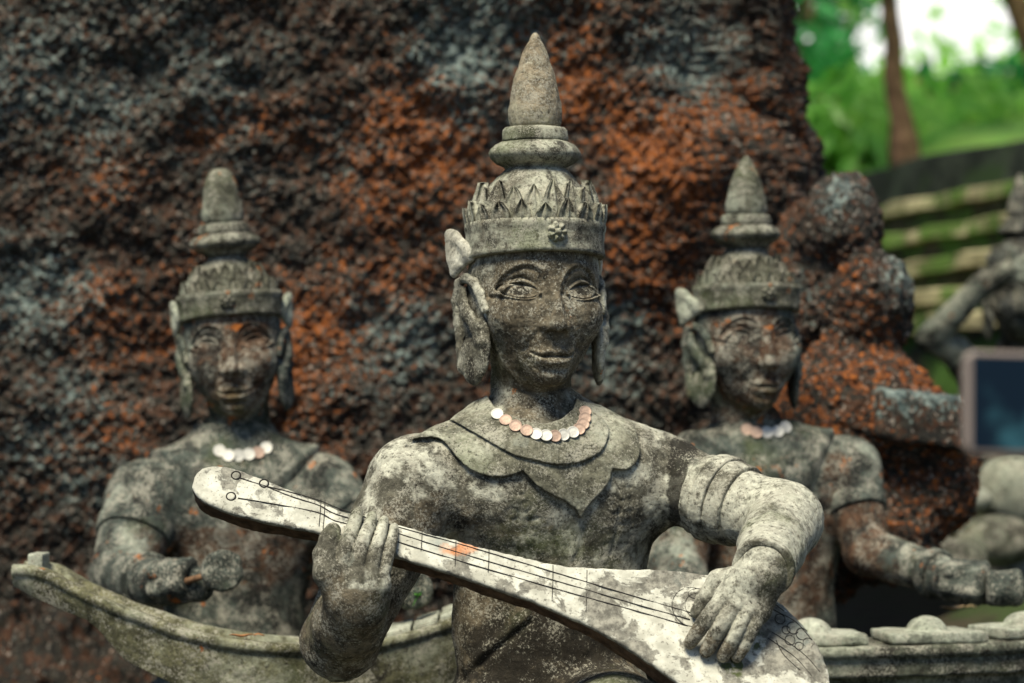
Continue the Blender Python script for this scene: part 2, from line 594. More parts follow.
M['ink'] = plain('dark_incised_line', (0.025, 0.023, 0.022), 0.9, 0.1)
M['silver'] = plain('worn_silver_coin', (0.50, 0.485, 0.44), 0.6, 0.4, 0.4, 0.1, 300)
M['copper'] = plain('worn_copper_coin', (0.36, 0.255, 0.2), 0.6, 0.4, 0.4, 0.15, 300)


def rock_mat(name, orange_lo=0.5, grey=0.6):
    t = NT(name)
    n1 = t.noise(70, 10, 0.7, 0.2)
    col = t.mix(t.ramp(n1, 0.36, 0.66), (0.005, 0.006, 0.006), (0.055, 0.048, 0.036))
    # rust-orange lichen in clumps, gathered in broad drifts
    drift = t.math('ADD', t.noise(2.6, 5, 0.6, 0.3, (3, 1, 8)), t.math('SUBTRACT', t.math('MULTIPLY', t.attr('rust'), 0.26), 0.13))
    cl = t.noise(72, 7, 0.66, 0.3, (9, 2, 4))
    om = t.ramp(t.math('ADD', cl, t.math('MULTIPLY', t.math('SUBTRACT', drift, 0.5), 0.62)), orange_lo, orange_lo + 0.1)
    oc = t.mix(t.ramp(t.noise(120, 5, 0.6, 0, (1, 7, 2)), 0.35, 0.65), (0.12, 0.03, 0.009), (0.50, 0.15, 0.024))
    col = t.mix(om, col, oc)
    # reddish brown crust
    rm = t.ramp(t.noise(44, 8, 0.7, 0.3, (12, 5, 1)), 0.48, 0.60, 0, 0.8)
    col = t.mix(t.math('MULTIPLY', rm, t.math('SUBTRACT', 1.0, om)), col, (0.11, 0.042, 0.018))
    # grey-green lichen flecks
    gd = t.math('ADD', t.noise(3.1, 4, 0.6, 0.2, (7, 9, 3)), t.math('SUBTRACT', t.math('MULTIPLY', t.attr('lichen'), 0.28), 0.08))
    gm = t.ramp(t.math('ADD', t.noise(95, 7, 0.68, 0.2, (2, 3, 11)), t.math('MULTIPLY', t.math('SUBTRACT', gd, 0.5), 0.6)), grey, grey + 0.09)
    gc = t.mix(t.ramp(t.noise(40, 4, 0.6, 0, (5, 1, 1)), 0.4, 0.62), (0.07, 0.105, 0.105), (0.31, 0.38, 0.35))
    col = t.mix(gm, col, gc)
    col = t.mix(t.ramp(t.noise(115, 4, 0.6, 0, (4, 4, 4)), 0.60, 0.66, 0, 0.85), col, (0.46, 0.40, 0.34))
    h = t.math('ADD', t.noise(180, 6, 0.75), cl)
    return t.done(col, t.ramp(n1, 0.3, 0.7, 0.55, 0.9), t.bump(h, 0.9, 0.012), 0.35)


M['rock'] = rock_mat('lichen_covered_rock', 0.53, 0.58)
M['rock2'] = rock_mat('rusty_lichen_rock', 0.53, 0.59)

# ------------------------------------------------------------------ rock face, outcrop, ledge
def build_rock_face():
    # plan curve of the big boulder (x, y): left flank, broad front, rounded right edge, back
    plan = [(-2.6, 7.0), (-2.35, 5.4), (-1.9, 4.85), (-1.4, 4.75), (0.36, 4.72), (0.512, 4.76), (0.582, 4.84), (0.598, 5.05), (0.58, 5.9), (0.5, 7.2)]
    steps = [12, 14, 40, 560, 46, 36, 36, 26, 12]
    px, py = [], []
    sp = smooth_pts(plan, 40)
    sp = np.array(sp).reshape(-1, 2)
    for i, k in enumerate(steps):
        seg = sp[i * 40:(i + 1) * 40 + 1]
        u = np.linspace(0, 40, k, endpoint=False)
        px.append(np.interp(u, np.arange(len(seg)), seg[:, 0])); py.append(np.interp(u, np.arange(len(seg)), seg[:, 1]))
    px = np.concatenate(px); py = np.concatenate(py)
    tx, ty = np.gradient(px), np.gradient(py)
    L = np.hypot(tx, ty)
    nx, ny = ty / L, -tx / L
    zz = np.concatenate([np.linspace(-0.2, 0.62, 60, endpoint=False), np.linspace(0.62, 1.96, 400, endpoint=False), np.linspace(1.96, 3.0, 70)])
    X = np.repeat(px[:, None], len(zz), 1); Y = np.repeat(py[:, None], len(zz), 1); Z = np.repeat(zz[None], len(px), 0)
    lean = 0.10 * np.sin((Z - 0.3) * 1.9) + 0.03 * (Z - 1.2)
    # right edge wanders with height as in the photograph
    edge = 0.008 * np.sin(Z * 9) + 0.006 * np.clip((1.55 - Z) / 0.06, -1, 1)
    x, y, z = X.ravel(), Y.ravel(), Z.ravel()
    d = 0.055 * fbm(x, y, z, 2.6, 3, 11)
    r = 1 - np.abs(fbm(x, y, z * 1.15, 6.5, 4, 21))
    d += 0.022 * (r - 0.5)
    d += 0.013 * fbm(x, y, z, 17, 3, 31)
    d += 0.010 * np.abs(vnoise(x, y, z, 36, 41)) + 0.013 * np.abs(vnoise(x, y, z, 75, 43)) + 0.011 * np.abs(vnoise(x, y, z, 140, 44)) + 0.012 * np.clip(fbm(x, y, z, 11, 3, 46), -0.6, 0.3)
    d += 0.003 * vnoise(x, y, z, 230, 47)
    d = d.reshape(X.shape) + edge * np.clip((X - 0.2) / 0.3, 0, 1)
    X = X + nx[:, None] * d
    Y = Y + ny[:, None] * d + lean * 0.25 * np.clip((6 - Y), 0, 1)
    v = np.stack([X, Y, Z], -1).reshape(-1, 3)
    f = grid_faces(len(px), len(zz))
    mb = MB().add(v, f)
    nz = len(zz)
    top = np.arange(len(px)) * nz + nz - 1
    mb.f.append(top[None, ::-1].copy())
    o = mb.obj('boulder', M['rock'], origin=(-0.7, 5.6, -0.2), loc=(-0.7, 5.6, -0.2))
    for nm, blobs in (('rust', ((300, 330, 110), (95, 300, 75), (420, 150, 100), (650, 170, 130), (640, 270, 90), (240, 260, 90), (120, 190, 60), (560, 90, 70), (330, 440, 80), (110, 430, 60), (760, 120, 60), (200, 120, 50))),
                      ('lichen', ((30, 300, 90), (50, 60, 130), (400, 360, 80), (220, 60, 110), (60, 400, 80), (610, 330, 60), (470, 60, 90), (330, 130, 60), (690, 60, 60)))):
        s = np.zeros(len(v))
        for bx, by, br in blobs:
            c_ = W(bx, by, 4.75); rr = br * 4.75 / FPX
            s = np.maximum(s, np.exp(-((v[:, 0] - c_[0]) ** 2 + (v[:, 2] - c_[2]) ** 2) / rr ** 2))
        o.data.attributes.new(nm, 'FLOAT', 'POINT').data.foreach_set('value', s.astype(f32))
    tag(o, 'huge dark boulder wall crusted with orange and grey lichen behind the three statues', 'boulder')


def build_outcrop():
    P = [(W(843, 222, 4.52), (0.080, 0.085, 0.085)), (W(868, 300, 4.50), (0.088, 0.10, 0.10)), (W(815, 290, 4.62), (0.10, 0.12, 0.17)),
         (W(850, 420, 4.48), (0.17, 0.13, 0.15)), (W(930, 470, 4.46), (0.105, 0.10, 0.125)), (W(905, 420, 4.45), (0.10, 0.10, 0.075)),
         (W(780, 520, 4.5), (0.2, 0.12, 0.2)), (W(880, 530, 4.42), (0.10, 0.08, 0.11))]

    def fn(x, y, z):
        d = None
        for c, r in P:
            e = ell(x - c[0], y - c[1], z - c[2], r)
            d = e if d is None else smin(d, e, 0.035)
        d = d + 0.016 * fbm(x, y, z, 9, 3, 61) - 0.009 * np.abs(vnoise(x, y, z, 42, 63)) - 0.011 * np.abs(vnoise(x, y, z, 83, 64)) - 0.006 * np.abs(vnoise(x, y, z, 140, 66)) + 0.012
        return d
    v, f = nets(fn, (0.28, 4.22, 0.5), (1.02, 4.85, 1.55), 0.0045, 0.03)
    b = (0.66, 4.5, 0.55)
    o = MB().add(v, f).obj('rock_outcrop', M['rock2'], origin=b, loc=b)
    top = np.exp(-np.sum(((v - (W(838, 190, 4.45))) / np.array([0.07, 0.1, 0.06])) ** 2, 1)) + np.exp(-np.sum(((v - (W(900, 285, 4.45))) / np.array([0.05, 0.1, 0.07])) ** 2, 1))
    o.data.attributes.new('rust', 'FLOAT', 'POINT').data.foreach_set('value', np.clip(0.62 - top, 0, 1).astype(f32))
    o.data.attributes.new('lichen', 'FLOAT', 'POINT').data.foreach_set('value', np.clip(top * 1.2, 0, 1).astype(f32))
    tag(o, 'knobbly rust-orange rock outcrop with a round knob on top, right of the boulder wall', 'rock')
    # pale flat stone lodged on the outcrop's shoulder
    c = W(918, 419, 4.38)
    def fs(x, y, z):
        q = [np.maximum(np.abs(x - c[0]) - 0.066, 0), np.maximum(np.abs(y - c[1]) - 0.05, 0), np.maximum(np.abs(z - c[2] + 0.12 * (x - c[0])) - 0.032, 0)]
        return np.sqrt(q[0] ** 2 + q[1] ** 2 + q[2] ** 2) - 0.017 + 0.006 * fbm(x, y, z, 30, 4, 71)
    v, f = nets(fs, c - 0.14, c + 0.14, 0.004, 0.01)
    o = MB().add(v, f).obj('flat_stone', M['rock2'], origin=c, loc=c)
    o.data.attributes.new('lichen', 'FLOAT', 'POINT').data.foreach_set('value', np.clip((v[:, 2] - c[2] + 0.02 + 0.02 * fbm(v[:, 0], v[:, 1], v[:, 2], 40, 3, 77)) / 0.06, 0, 1).astype(f32) * 1.5)
    o.data.attributes.new('rust', 'FLOAT', 'POINT').data.foreach_set('value', np.full(len(v), 0.5, f32))
    tag(o, 'flat stone block with a pale lichen top lying on the shoulder of the rusty outcrop', 'stone')


def build_ground():
    # forest floor with a low rock shelf under the musicians, rising to the terraces at the right
    t = NT('dark_forest_soil')
    col = t.mix(t.ramp(t.noise(9, 10, 0.7), 0.35, 0.65), (0.02, 0.016, 0.012), (0.085, 0.07, 0.045))
    col = t.mix(t.ramp(t.noise(3, 8, 0.65, 0, (4, 4, 1)), 0.52, 0.62), col, (0.05, 0.075, 0.025))
    soil = t.done(col, 0.95, t.bump(t.noise(30, 8, 0.7), 0.8, 0.03), 0.2)
    xs = np.concatenate([np.linspace(-60, -3, 24, endpoint=False), np.linspace(-3, 4, 110, endpoint=False), np.linspace(4, 60, 24)])
    ys = np.concatenate([np.linspace(-40, 2.2, 30, endpoint=False), np.linspace(2.2, 7.5, 90, endpoint=False), np.linspace(7.5, 120, 40)])
    X, Y = np.meshgrid(xs, ys, indexing='ij')
    sh = np.clip((Y - 2.55) / 0.35, 0, 1); sh = sh * sh * (3 - 2 * sh)
    side = np.clip((1.7 - X) / 0.5, 0, 1); side = side * side * (3 - 2 * side)
    back = np.clip((6.5 - Y) / 1.0, 0, 1)
    Z = 0.42 * sh * side * back + 0.02 * fbm(X.ravel(), Y.ravel(), 0 * X.ravel(), 2.2, 4, 81).reshape(X.shape)
    Z += 0.30 * np.clip((X - 0.6) / 1.0, 0, 1) * np.clip((Y - 4.3) / 1.2, 0, 1) * np.clip((9 - Y) / 2, 0, 1)
    o = MB().add(np.stack([X, Y, Z], -1), grid_faces(len(xs), len(ys))).obj('ground', soil)
    tag(o, kind='structure')
    M['soil'] = soil


build_ground()
build_rock_face()
build_outcrop()

# ------------------------------------------------------------------ the carved head (face towards -y, eye line z = 0) and its headdress
def head_sdf(x, y, z, erode=1.0, neck=True):
    ax = np.sqrt(x * x + 1e-6)
    d = ell(x, y - 0.008, z - 0.015, (0.090, 0.103, 0.125))
    d = smin(d, ell(x, y + 0.026, z + 0.053, (0.0605, 0.073, 0.080)), 0.03)
    d = smin(d, sph(x, y, z, (0, -0.076, -0.107), 0.0215), 0.022)
    d = smin(d, sph(ax, y, z, (0.043, -0.058, -0.032), 0.031), 0.025)
    # nose
    n = cap(x, y, z, (0, -0.0900, 0.010), (0, -0.1120, -0.0455), 0.0060, 0.0108)
    n = smin(n, sph(ax, y, z, (0.0132, -0.1000, -0.0490), 0.0092), 0.004)
    d = smin(d, n, 0.0075)
    d = smax(d, -cap(ax, y, z, (0.0060, -0.1095, -0.0590), (0.0105, -0.1035, -0.0585), 0.0034, 0.0034), 0.004)
    fr = np.clip((-y - 0.005) / 0.03, 0, 1)
    s = ax
    r = 0.0105 * np.exp(-(((s - 0.041) / 0.023) ** 2 + ((z - 0.004) / 0.0165) ** 2))          # socket
    r += 0.0035 * np.exp(-(((s - 0.020) / 0.010) ** 2 + ((z + 0.003) / 0.014) ** 2))
    brow_o = smooth_pts([(0.0105, -0.006), (0.0125, 0.009), (0.021, 0.0235), (0.037, 0.0305), (0.055, 0.0245), (0.068, 0.008), (0.0735, -0.008)], 4)
    db = pline(s, z, brow_o)
    r += 0.0027 * g(db, 0.0034)
    up = pline(s, z - 0.0052, brow_o)
    r -= 0.0028 * g(up, 0.0042)
    e = ((s - 0.0455) / 0.0235) ** 2 + ((z + 0.0008 - 0.1 * (s - 0.0455)) / 0.0098) ** 2
    r -= 0.0052 * np.sqrt(np.clip(1 - e, 0, 1))
    lid = smooth_pts([(0.0205, -0.0050), (0.0265, 0.0035), (0.039, 0.0100), (0.053, 0.0090), (0.0645, 0.0015), (0.0705, -0.0055)], 4)
    r -= 0.0056 * g(pline(s, z - 0.0018, lid), 0.0030)
    lid2 = [(q[0], q[1] + 0.0066 * min(1, max(0, 1 - abs(q[0] - 0.043) / 0.05))) for q in lid]
    r += 0.0024 * g(pline(s, z - 0.0012, lid2), 0.0019)
    low = smooth_pts([(0.0205, -0.0050), (0.032, -0.0106), (0.047, -0.0112), (0.061, -0.0085), (0.0705, -0.0055)], 4)
    r -= 0.0042 * g(pline(s, z, low), 0.0020)
    r += 0.0030 * g(np.abs(e - 1.0), 0.18)
    # mouth
    r -= 0.0052 * g(pline(s, z, [(0, -0.0830), (0.007, -0.0808), (0.016, -0.0828), (0.029, -0.0845)]), 0.0054)
    r -= 0.0066 * g(pline(s, z, [(0, -0.0970), (0.012, -0.0962), (0.020, -0.0928)]), 0.0066)
    r += 0.0042 * g(pline(s, z, smooth_pts([(0, -0.0890), (0.006, -0.0880), (0.016, -0.0894), (0.025, -0.0865), (0.0295, -0.0835)], 3)), 0.0023)
    r += 0.0022 * g(pline(s, z, [(0.0305, -0.085), (0.034, -0.077)]), 0.0045)
    r += 0.0034 * g(pline(s, z, [(0, -0.066), (0, -0.078)]), 0.0036)
    r += 0.0042 * g(pline(s, z, [(0, -0.1075), (0.013, -0.1055)]), 0.0055)
    r += 0.0016 * g(pline(s, z, [(0.020, -0.054), (0.030, -0.064), (0.039, -0.080)]), 0.0045)
    r -= 0.0020 * g(pline(s, z, smooth_pts([(0.0785, -0.012), (0.0765, -0.045), (0.064, -0.082), (0.047, -0.108), (0.027, -0.124)], 3)), 0.0026)
    d = d + r * fr
    # crown of the brow fades under the headband
    if neck:
        d = smin(d, cap(x, y, z, (0, 0.018, -0.07), (0, 0.024, -0.25), 0.0545, 0.058), 0.016)
        d = d + 0.0016 * g(np.abs(z + 0.150 + 0.10 * (y + 0.03)), 0.0022) * (z < -0.13)
    d = d + erode * (0.0007 * fbm(x, y, z, 70, 3, 91) + 0.0004 * vnoise(x, y, z, 300, 95))
    return d


HEAD_V, HEAD_F = nets(lambda x, y, z: head_sdf(x, y, z), (-0.105, -0.14, -0.205), (0.105, 0.125, 0.07), 0.00092, 0.004)
REAR_V, REAR_F = nets(lambda x, y, z: head_sdf(x, y, z), (-0.105, -0.14, -0.205), (0.105, 0.125, 0.07), 0.0018, 0.004)


def ear_sdf(x, y, z):
    """the statue's right ear in its own plane: x outwards from the cheek, z up, y thickness"""
    P = lambda px, py, dy=0.0: ((488 - px) / 733 * 1.12, dy, (291 - py) / 733)
    hel = [P(487, 309, -0.004), P(481, 292, -0.004), P(474, 281, -0.003), P(465, 276, -0.002), P(456, 280, 0), P(452, 298, 0), P(453, 322, 0.002), P(456, 346, 0.002), P(462, 366, 0)]
    d = chain(x, y, z, hel, [0.0052, 0.0056, 0.0058, 0.0060, 0.0058, 0.0052, 0.0050, 0.0056, 0.009], 0.004)
    ant = [P(461, 288, -0.002), P(463, 301, -0.006), P(471, 314, -0.009), P(480, 327, -0.008), P(483, 340, -0.006), P(478, 346, -0.004)]
    d = smin(d, chain(x, y, z, ant, [0.0052, 0.0068, 0.0076, 0.0074, 0.0066, 0.005], 0.004), 0.002)
    c = P(470, 360)
    d = smin(d, ell(x - c[0] - 0.15 * (z - c[2]), y - c[1], z - c[2], (0.0175, 0.0105, 0.033)), 0.005)
    c = P(481, 345)
    d = smin(d, ell(x - c[0], y - c[1], z - c[2], (0.013, 0.009, 0.04)), 0.006)
    c = P(470, 312)
    d = smin(d, ell(x - c[0], y - 0.009, z - c[2], (0.026, 0.0050, 0.050)), 0.003)
    d = smax(d, -cap(x, y, z, P(458, 303, -0.007), P(461, 345, -0.007), 0.0062, 0.0050), 0.002)
    return d + 0.0006 * fbm(x, y, z, 80, 3, 101) + 0.0004 * vnoise(x, y, z, 330, 103)


def flare_sdf(x, y, z):
    P = lambda px, py: ((488 - px) / 733 * 1.12, (291 - py) / 733)
    poly = smooth_pts([P(441, 229), P(444, 223.5), P(452, 227), P(462, 237), P(472, 243), P(473, 258), P(463, 264), P(457, 270), P(450, 275), P(445, 264), P(441, 246), P(441, 229)], 3)
    q = polysd(x, z, poly[:-1])
    yy = np.abs(y) - 0.0045 - np.clip(-q, 0, 0.010) * 0.45
    d = smax(q, yy, 0.007)
    c = P(459, 253)
    d = smax(d, -ell(x - c[0] - 0.25 * (z - c[1]), y + 0.014, z - c[1], (0.0075, 0.009, 0.022)), 0.004)
    return d + 0.0012 * fbm(x, y, z, 70, 3, 107)


ev, ef = nets(ear_sdf, (-0.012, -0.03, -0.14), (0.075, 0.03, 0.04), 0.0012, 0.003)
fv, ff = nets(flare_sdf, (0.0, -0.03, 0.0), (0.085, 0.03, 0.11), 0.0014, 0.003)


def place_ear(v, side):
    # ear plane: from the cheek outwards and back
    e1 = np.array([-0.25, 0.968, 0.0]); e1 /= np.linalg.norm(e1)
    nrm = np.array([e1[1], -e1[0], 0.0])                     # faces back-left; thickness axis
    nrm = np.array([-0.968, -0.25, 0.0])
    p = np.array([-0.0800, -0.046, 0.0]) + v[:, :1] * e1 * 1.62 - v[:, 1:2] * nrm * 0.85 + v[:, 2:3] * np.array([0, 0, 1.0])
    if side > 0:
        p[:, 0] *= -1
    return p


def ring_mesh(name, prof, mat, **k):
    return MB().add(*lathe(prof, **k)).mesh(name, mat)


def crown_meshes(tip='point', squash=1.0):
    """mesh data of the headdress in head coordinates; z above the eye line"""
    zz = lambda py: (291 - py) / 733.0
    r_ = lambda w: w / 2 / 733.0
    D = {}
    if tip == 'point':
        sp = [(0.0, zz(125.5)), (r_(40), zz(125.5)), (r_(50), zz(122)), (r_(53.5), zz(115)), (r_(54), zz(108)), (r_(50), zz(94)), (r_(43), zz(78)), (r_(35), zz(63)), (r_(26), zz(49)), (r_(17), zz(39)), (r_(8.5), zz(31)), (r_(4), zz(28)), (0.0, zz(27.4))]
    else:
        sp = [(0.0, zz(125.5)), (r_(44), zz(125.5)), (r_(54), zz(120)), (r_(57), zz(111)), (r_(54), zz(102)), (r_(50), zz(92)), (r_(45), zz(78)), (r_(39), zz(64)), (r_(31), zz(55)), (r_(18), zz(49)), (0.0, zz(47.5))]
    if squash < 1:
        sp = [(r, zz(125.5) + (z - zz(125.5)) * squash) for r, z in sp]
    D['spire'] = lathe(sp, amp=0.0013, fr=45, seed=111)
    D['upper_ring'] = lathe([(0.0, zz(138.5)), (r_(66), zz(138.5)), (r_(66.5), zz(134)), (r_(65), zz(127)), (r_(60), zz(124.3)), (0.0, zz(124))], amp=0.0011, seed=113)
    D['lower_ring'] = lathe([(0.0, zz(168)), (r_(58), zz(168)), (r_(64), zz(163.5)), (r_(80), zz(160)), (r_(91), zz(155)), (r_(94), zz(150.5)), (r_(90), zz(146)), (r_(80), zz(141.5)), (r_(68), zz(138.8)), (0.0, zz(137.8))], amp=0.0014, seed=117)
    D['dome'] = lathe([(0.0, zz(252)), (0.086, zz(252)), (0.087, zz(226)), (0.084, zz(212)), (0.076, zz(196)), (0.062, zz(182)), (0.050, zz(172)), (0.042, zz(166)), (0.0, zz(164))], amp=0.0012, seed=119, sy=1.08)
    return D


def petal_row(n, z0, hgt, wid, off, tilt, r0, thick, seed):
    """a ring of pointed carved leaves, each with border and midrib, in one mesh"""
    mb = MB()
    rg = np.random.default_rng(seed)
    nt, ns = 15, 13
    t = np.linspace(0, 1, nt)[:, None]; s = np.linspace(-1, 1, ns)[None]
    for i in range(n):
        a0 = 2 * math.pi * (i + off) / n
        h = hgt * rg.uniform(0.86, 1.08); w = wid * rg.uniform(0.88, 1.06)
        half = w * np.minimum(1.0, 0.82 + 0.5 * t) * np.where(t < 0.42, 1.0, np.clip(1 - ((t - 0.42) / 0.58) ** 1.35, 0.0, 1) * 0.97 + 0.03)
        z = z0 + h * t + 0 * s
        u = half * s
        rel = thick * (0.55 + 0.75 * np.exp(-(s / 0.16) ** 2) + 0.55 * np.exp(-((np.abs(s) - 0.86) / 0.17) ** 2) - 0.35 * np.exp(-((np.abs(s) - 0.42) / 0.2) ** 2)) * (0.75 + 0.25 * t)
        R = r0(z) + tilt * t * 0.006
        for sgn, rr in ((1, R + rel), (-1, R - 0.006 + 0 * s)):
            a = a0 + u / R
            X = rr * np.sin(a); Y = -rr * np.cos(a) * 1.08
            v = np.stack([X, Y, z], -1).reshape(-1, 3)
            v += (0.0009 * fbm(v[:, 0], v[:, 1], v[:, 2], 120, 2, seed))[:, None]
            f = grid_faces(nt, ns)
            mb.add(v, f[:, ::-1] if sgn > 0 else f)
        # rim strip between front and back sheets
        nF = mb.n - 2 * nt * ns
        ring = [k * ns for k in range(nt)] + [(nt - 1) * ns + k for k in range(1, ns)] + [k * ns + ns - 1 for k in range(nt - 2, -1, -1)]
        ring = np.array(ring)
        mb.f.append(np.stack([ring[:-1] + nF, ring[1:] + nF, ring[1:] + nF + nt * ns, ring[:-1] + nF + nt * ns], -1)[:, ::-1])
    return mb


def band_mb():
    z = lambda py: (291 - py) / 733.0
    prof = [(0.060, z(257)), (0.0935, z(257.5)), (0.0958, z(256)), (0.0952, z(252)), (0.0945, z(248)), (0.0950, z(232)), (0.0962, z(229)), (0.0968, z(225)), (0.0955, z(221.5)), (0.085, z(220.5)), (0.06, z(221))]
    v, f = lathe(prof, seg=160, amp=0.0011, seed=123, sy=1.08)
    front = np.clip(-v[:, 1] / 0.1, -1, 1)
    v[:, 2] += 0.0055 * front * np.clip((0.075 - v[:, 2]) / 0.03, 0, 1) + 0.002 * front
    return MB().add(v, f)


def rosette_mb():
    def fn(x, y, z):
        q = np.sqrt(x * x + z * z); a = np.arctan2(z, x)
        d = ell(x, y, z, (0.0135, 0.008, 0.0135))
        d = d - 0.0022 * np.cos(a * 7) * np.clip(q / 0.009, 0, 1) * g(np.abs(q - 0.008), 0.006)
        d = smin(d, sph(x, y, z, (0, -0.007, 0), 0.0042), 0.001)
        return d + 0.0022 * g(np.abs(q - 0.0052), 0.0012)
    v, f = nets(fn, (-0.02, -0.016, -0.02), (0.02, 0.014, 0.02), 0.0008, 0.003)
    v[:, 1] += -0.104; v[:, 2] += (291 - 234) / 733.0
    return MB().add(v, f)


PARTS = {}
for key, tip, ms, mc in (('front', 'point', M['spire'], M['crown']), ('rear', 'point', M['backcrown'], M['backcrown']), ('blunt', 'blunt', M['backcrown'], M['backcrown'])):
    tap = (lambda z: np.clip(1.03 - 2.9 * (z - 0.055), 0.55, 1.03)) if key in ('rear', 'blunt') else (lambda z: 1.0 + 0 * z)
    D = crown_meshes(tip, {'front': 1.0, 'front2': 1.0, 'rear': 0.84, 'blunt': 1.06}[key])
    e = {}
    if key in ('rear', 'blunt'):
        dv = D['dome'][0]
        dv[:, :2] *= np.where(dv[:, 2] > 0.055, tap(dv[:, 2]), 1.0)[:, None]
    e['dome'] = MB().add(*D['dome']).mesh('headdress', mc)
    e['spire'] = MB().add(*D['spire']).mesh('spire', ms)
    e['upper_ring'] = MB().add(*D['upper_ring']).mesh('finial_ring', mc)
    e['lower_ring'] = MB().add(*D['lower_ring']).mesh('finial_ring', mc)
    rr = lambda z: (0.0850 - 1.1 * np.clip(z - 0.10, 0, 1) ** 1.45) * tap(z)
    e['tall'] = petal_row(19, 0.086, 0.064, 0.0170, 0.0, 0.1, rr, 0.0068, 131).mesh('petal_row', mc)
    e['short'] = petal_row(19, 0.086, 0.036, 0.0130, 0.5, 1.0, lambda z: rr(z) + 0.0040, 0.0062, 137).mesh('petal_row', mc)
    e['band'] = band_mb().mesh('headband', mc)
    e['rosette'] = rosette_mb().mesh('rosette', mc)
    for nm, sgn in (('ear_r', -1), ('ear_l', 1)):
        fl = (lambda q: q) if sgn < 0 else (lambda q: q[:, ::-1])
        e[nm] = MB().add(place_ear(ev, sgn), fl(ef)).mesh('ear', M['statue'] if key == 'front' else M['back'])
        e['flare' + nm] = MB().add(place_ear(fv, sgn), fl(ff)).mesh('ear_ornament', M['pale'] if key == 'front' else M['railtop'])
    PARTS[key] = e


def dress_head(root, base, head_at, yaw, key, sc=1.0, roll=0.0):
    """hang the headdress and ears on a statue; head_at is the world place of the head's axis at eye level"""
    e = PARTS[key]
    loc = np.array(head_at) - np.array(base)
    dome = link('headdress', e['dome'], root, loc, yaw, sc if key.startswith('front') else (sc, sc, sc * 0.97))
    dome.rotation_euler = (0, roll, yaw)
    for nm, k in (('spire', 'spire'), ('finial_ring', 'upper_ring'), ('finial_ring', 'lower_ring'), ('petal_row', 'tall'), ('petal_row', 'short'), ('headband', 'band'), ('rosette', 'rosette')):
        link(nm, e[k], dome)
    for k in ('ear_r', 'ear_l'):
        o = link('ear', e[k], root, loc, yaw, sc)
        o.rotation_euler = (0, roll, yaw)
        link('ear_ornament', e['flare' + k], o)
    return dome


def head_to_world(at, yaw, sc=1.0, roll=0.0, src=None):
    v = (HEAD_V if src is None else src) * sc
    c, s = math.cos(roll), math.sin(roll)
    v = np.stack([v[:, 0] * c + v[:, 2] * s, v[:, 1], -v[:, 0] * s + v[:, 2] * c], -1)
    return rot2(v, yaw) + np.array(at)

# ------------------------------------------------------------------ the lute: a flat-faced stone slab tilted back
LA = math.radians(33)
LYAW = math.radians(4)
LN = np.array([math.sin(LYAW) * math.cos(LA), -math.cos(LYAW) * math.cos(LA), math.sin(LA)])
L0 = W(480, 572, 3.08)
LU = np.array([math.cos(LYAW), math.sin(LYAW), 0.0])
LV = np.cross(LN, LU); LV = -LV if LV[2] < 0 else LV
EYE = np.array([0, 0, ZC])


def on_lute(px, py, off=0.0):
    """where the line of sight through (px, py) meets the plane parallel to the lute's face, off in front of it"""
    r = W(px, py, 1.0) - EYE
    t = ((L0 + off * LN - EYE) @ LN) / (r @ LN)
    return EYE + t * r


def luv(px, py):
    p = on_lute(px, py) - L0
    return (p @ LU, p @ LV)


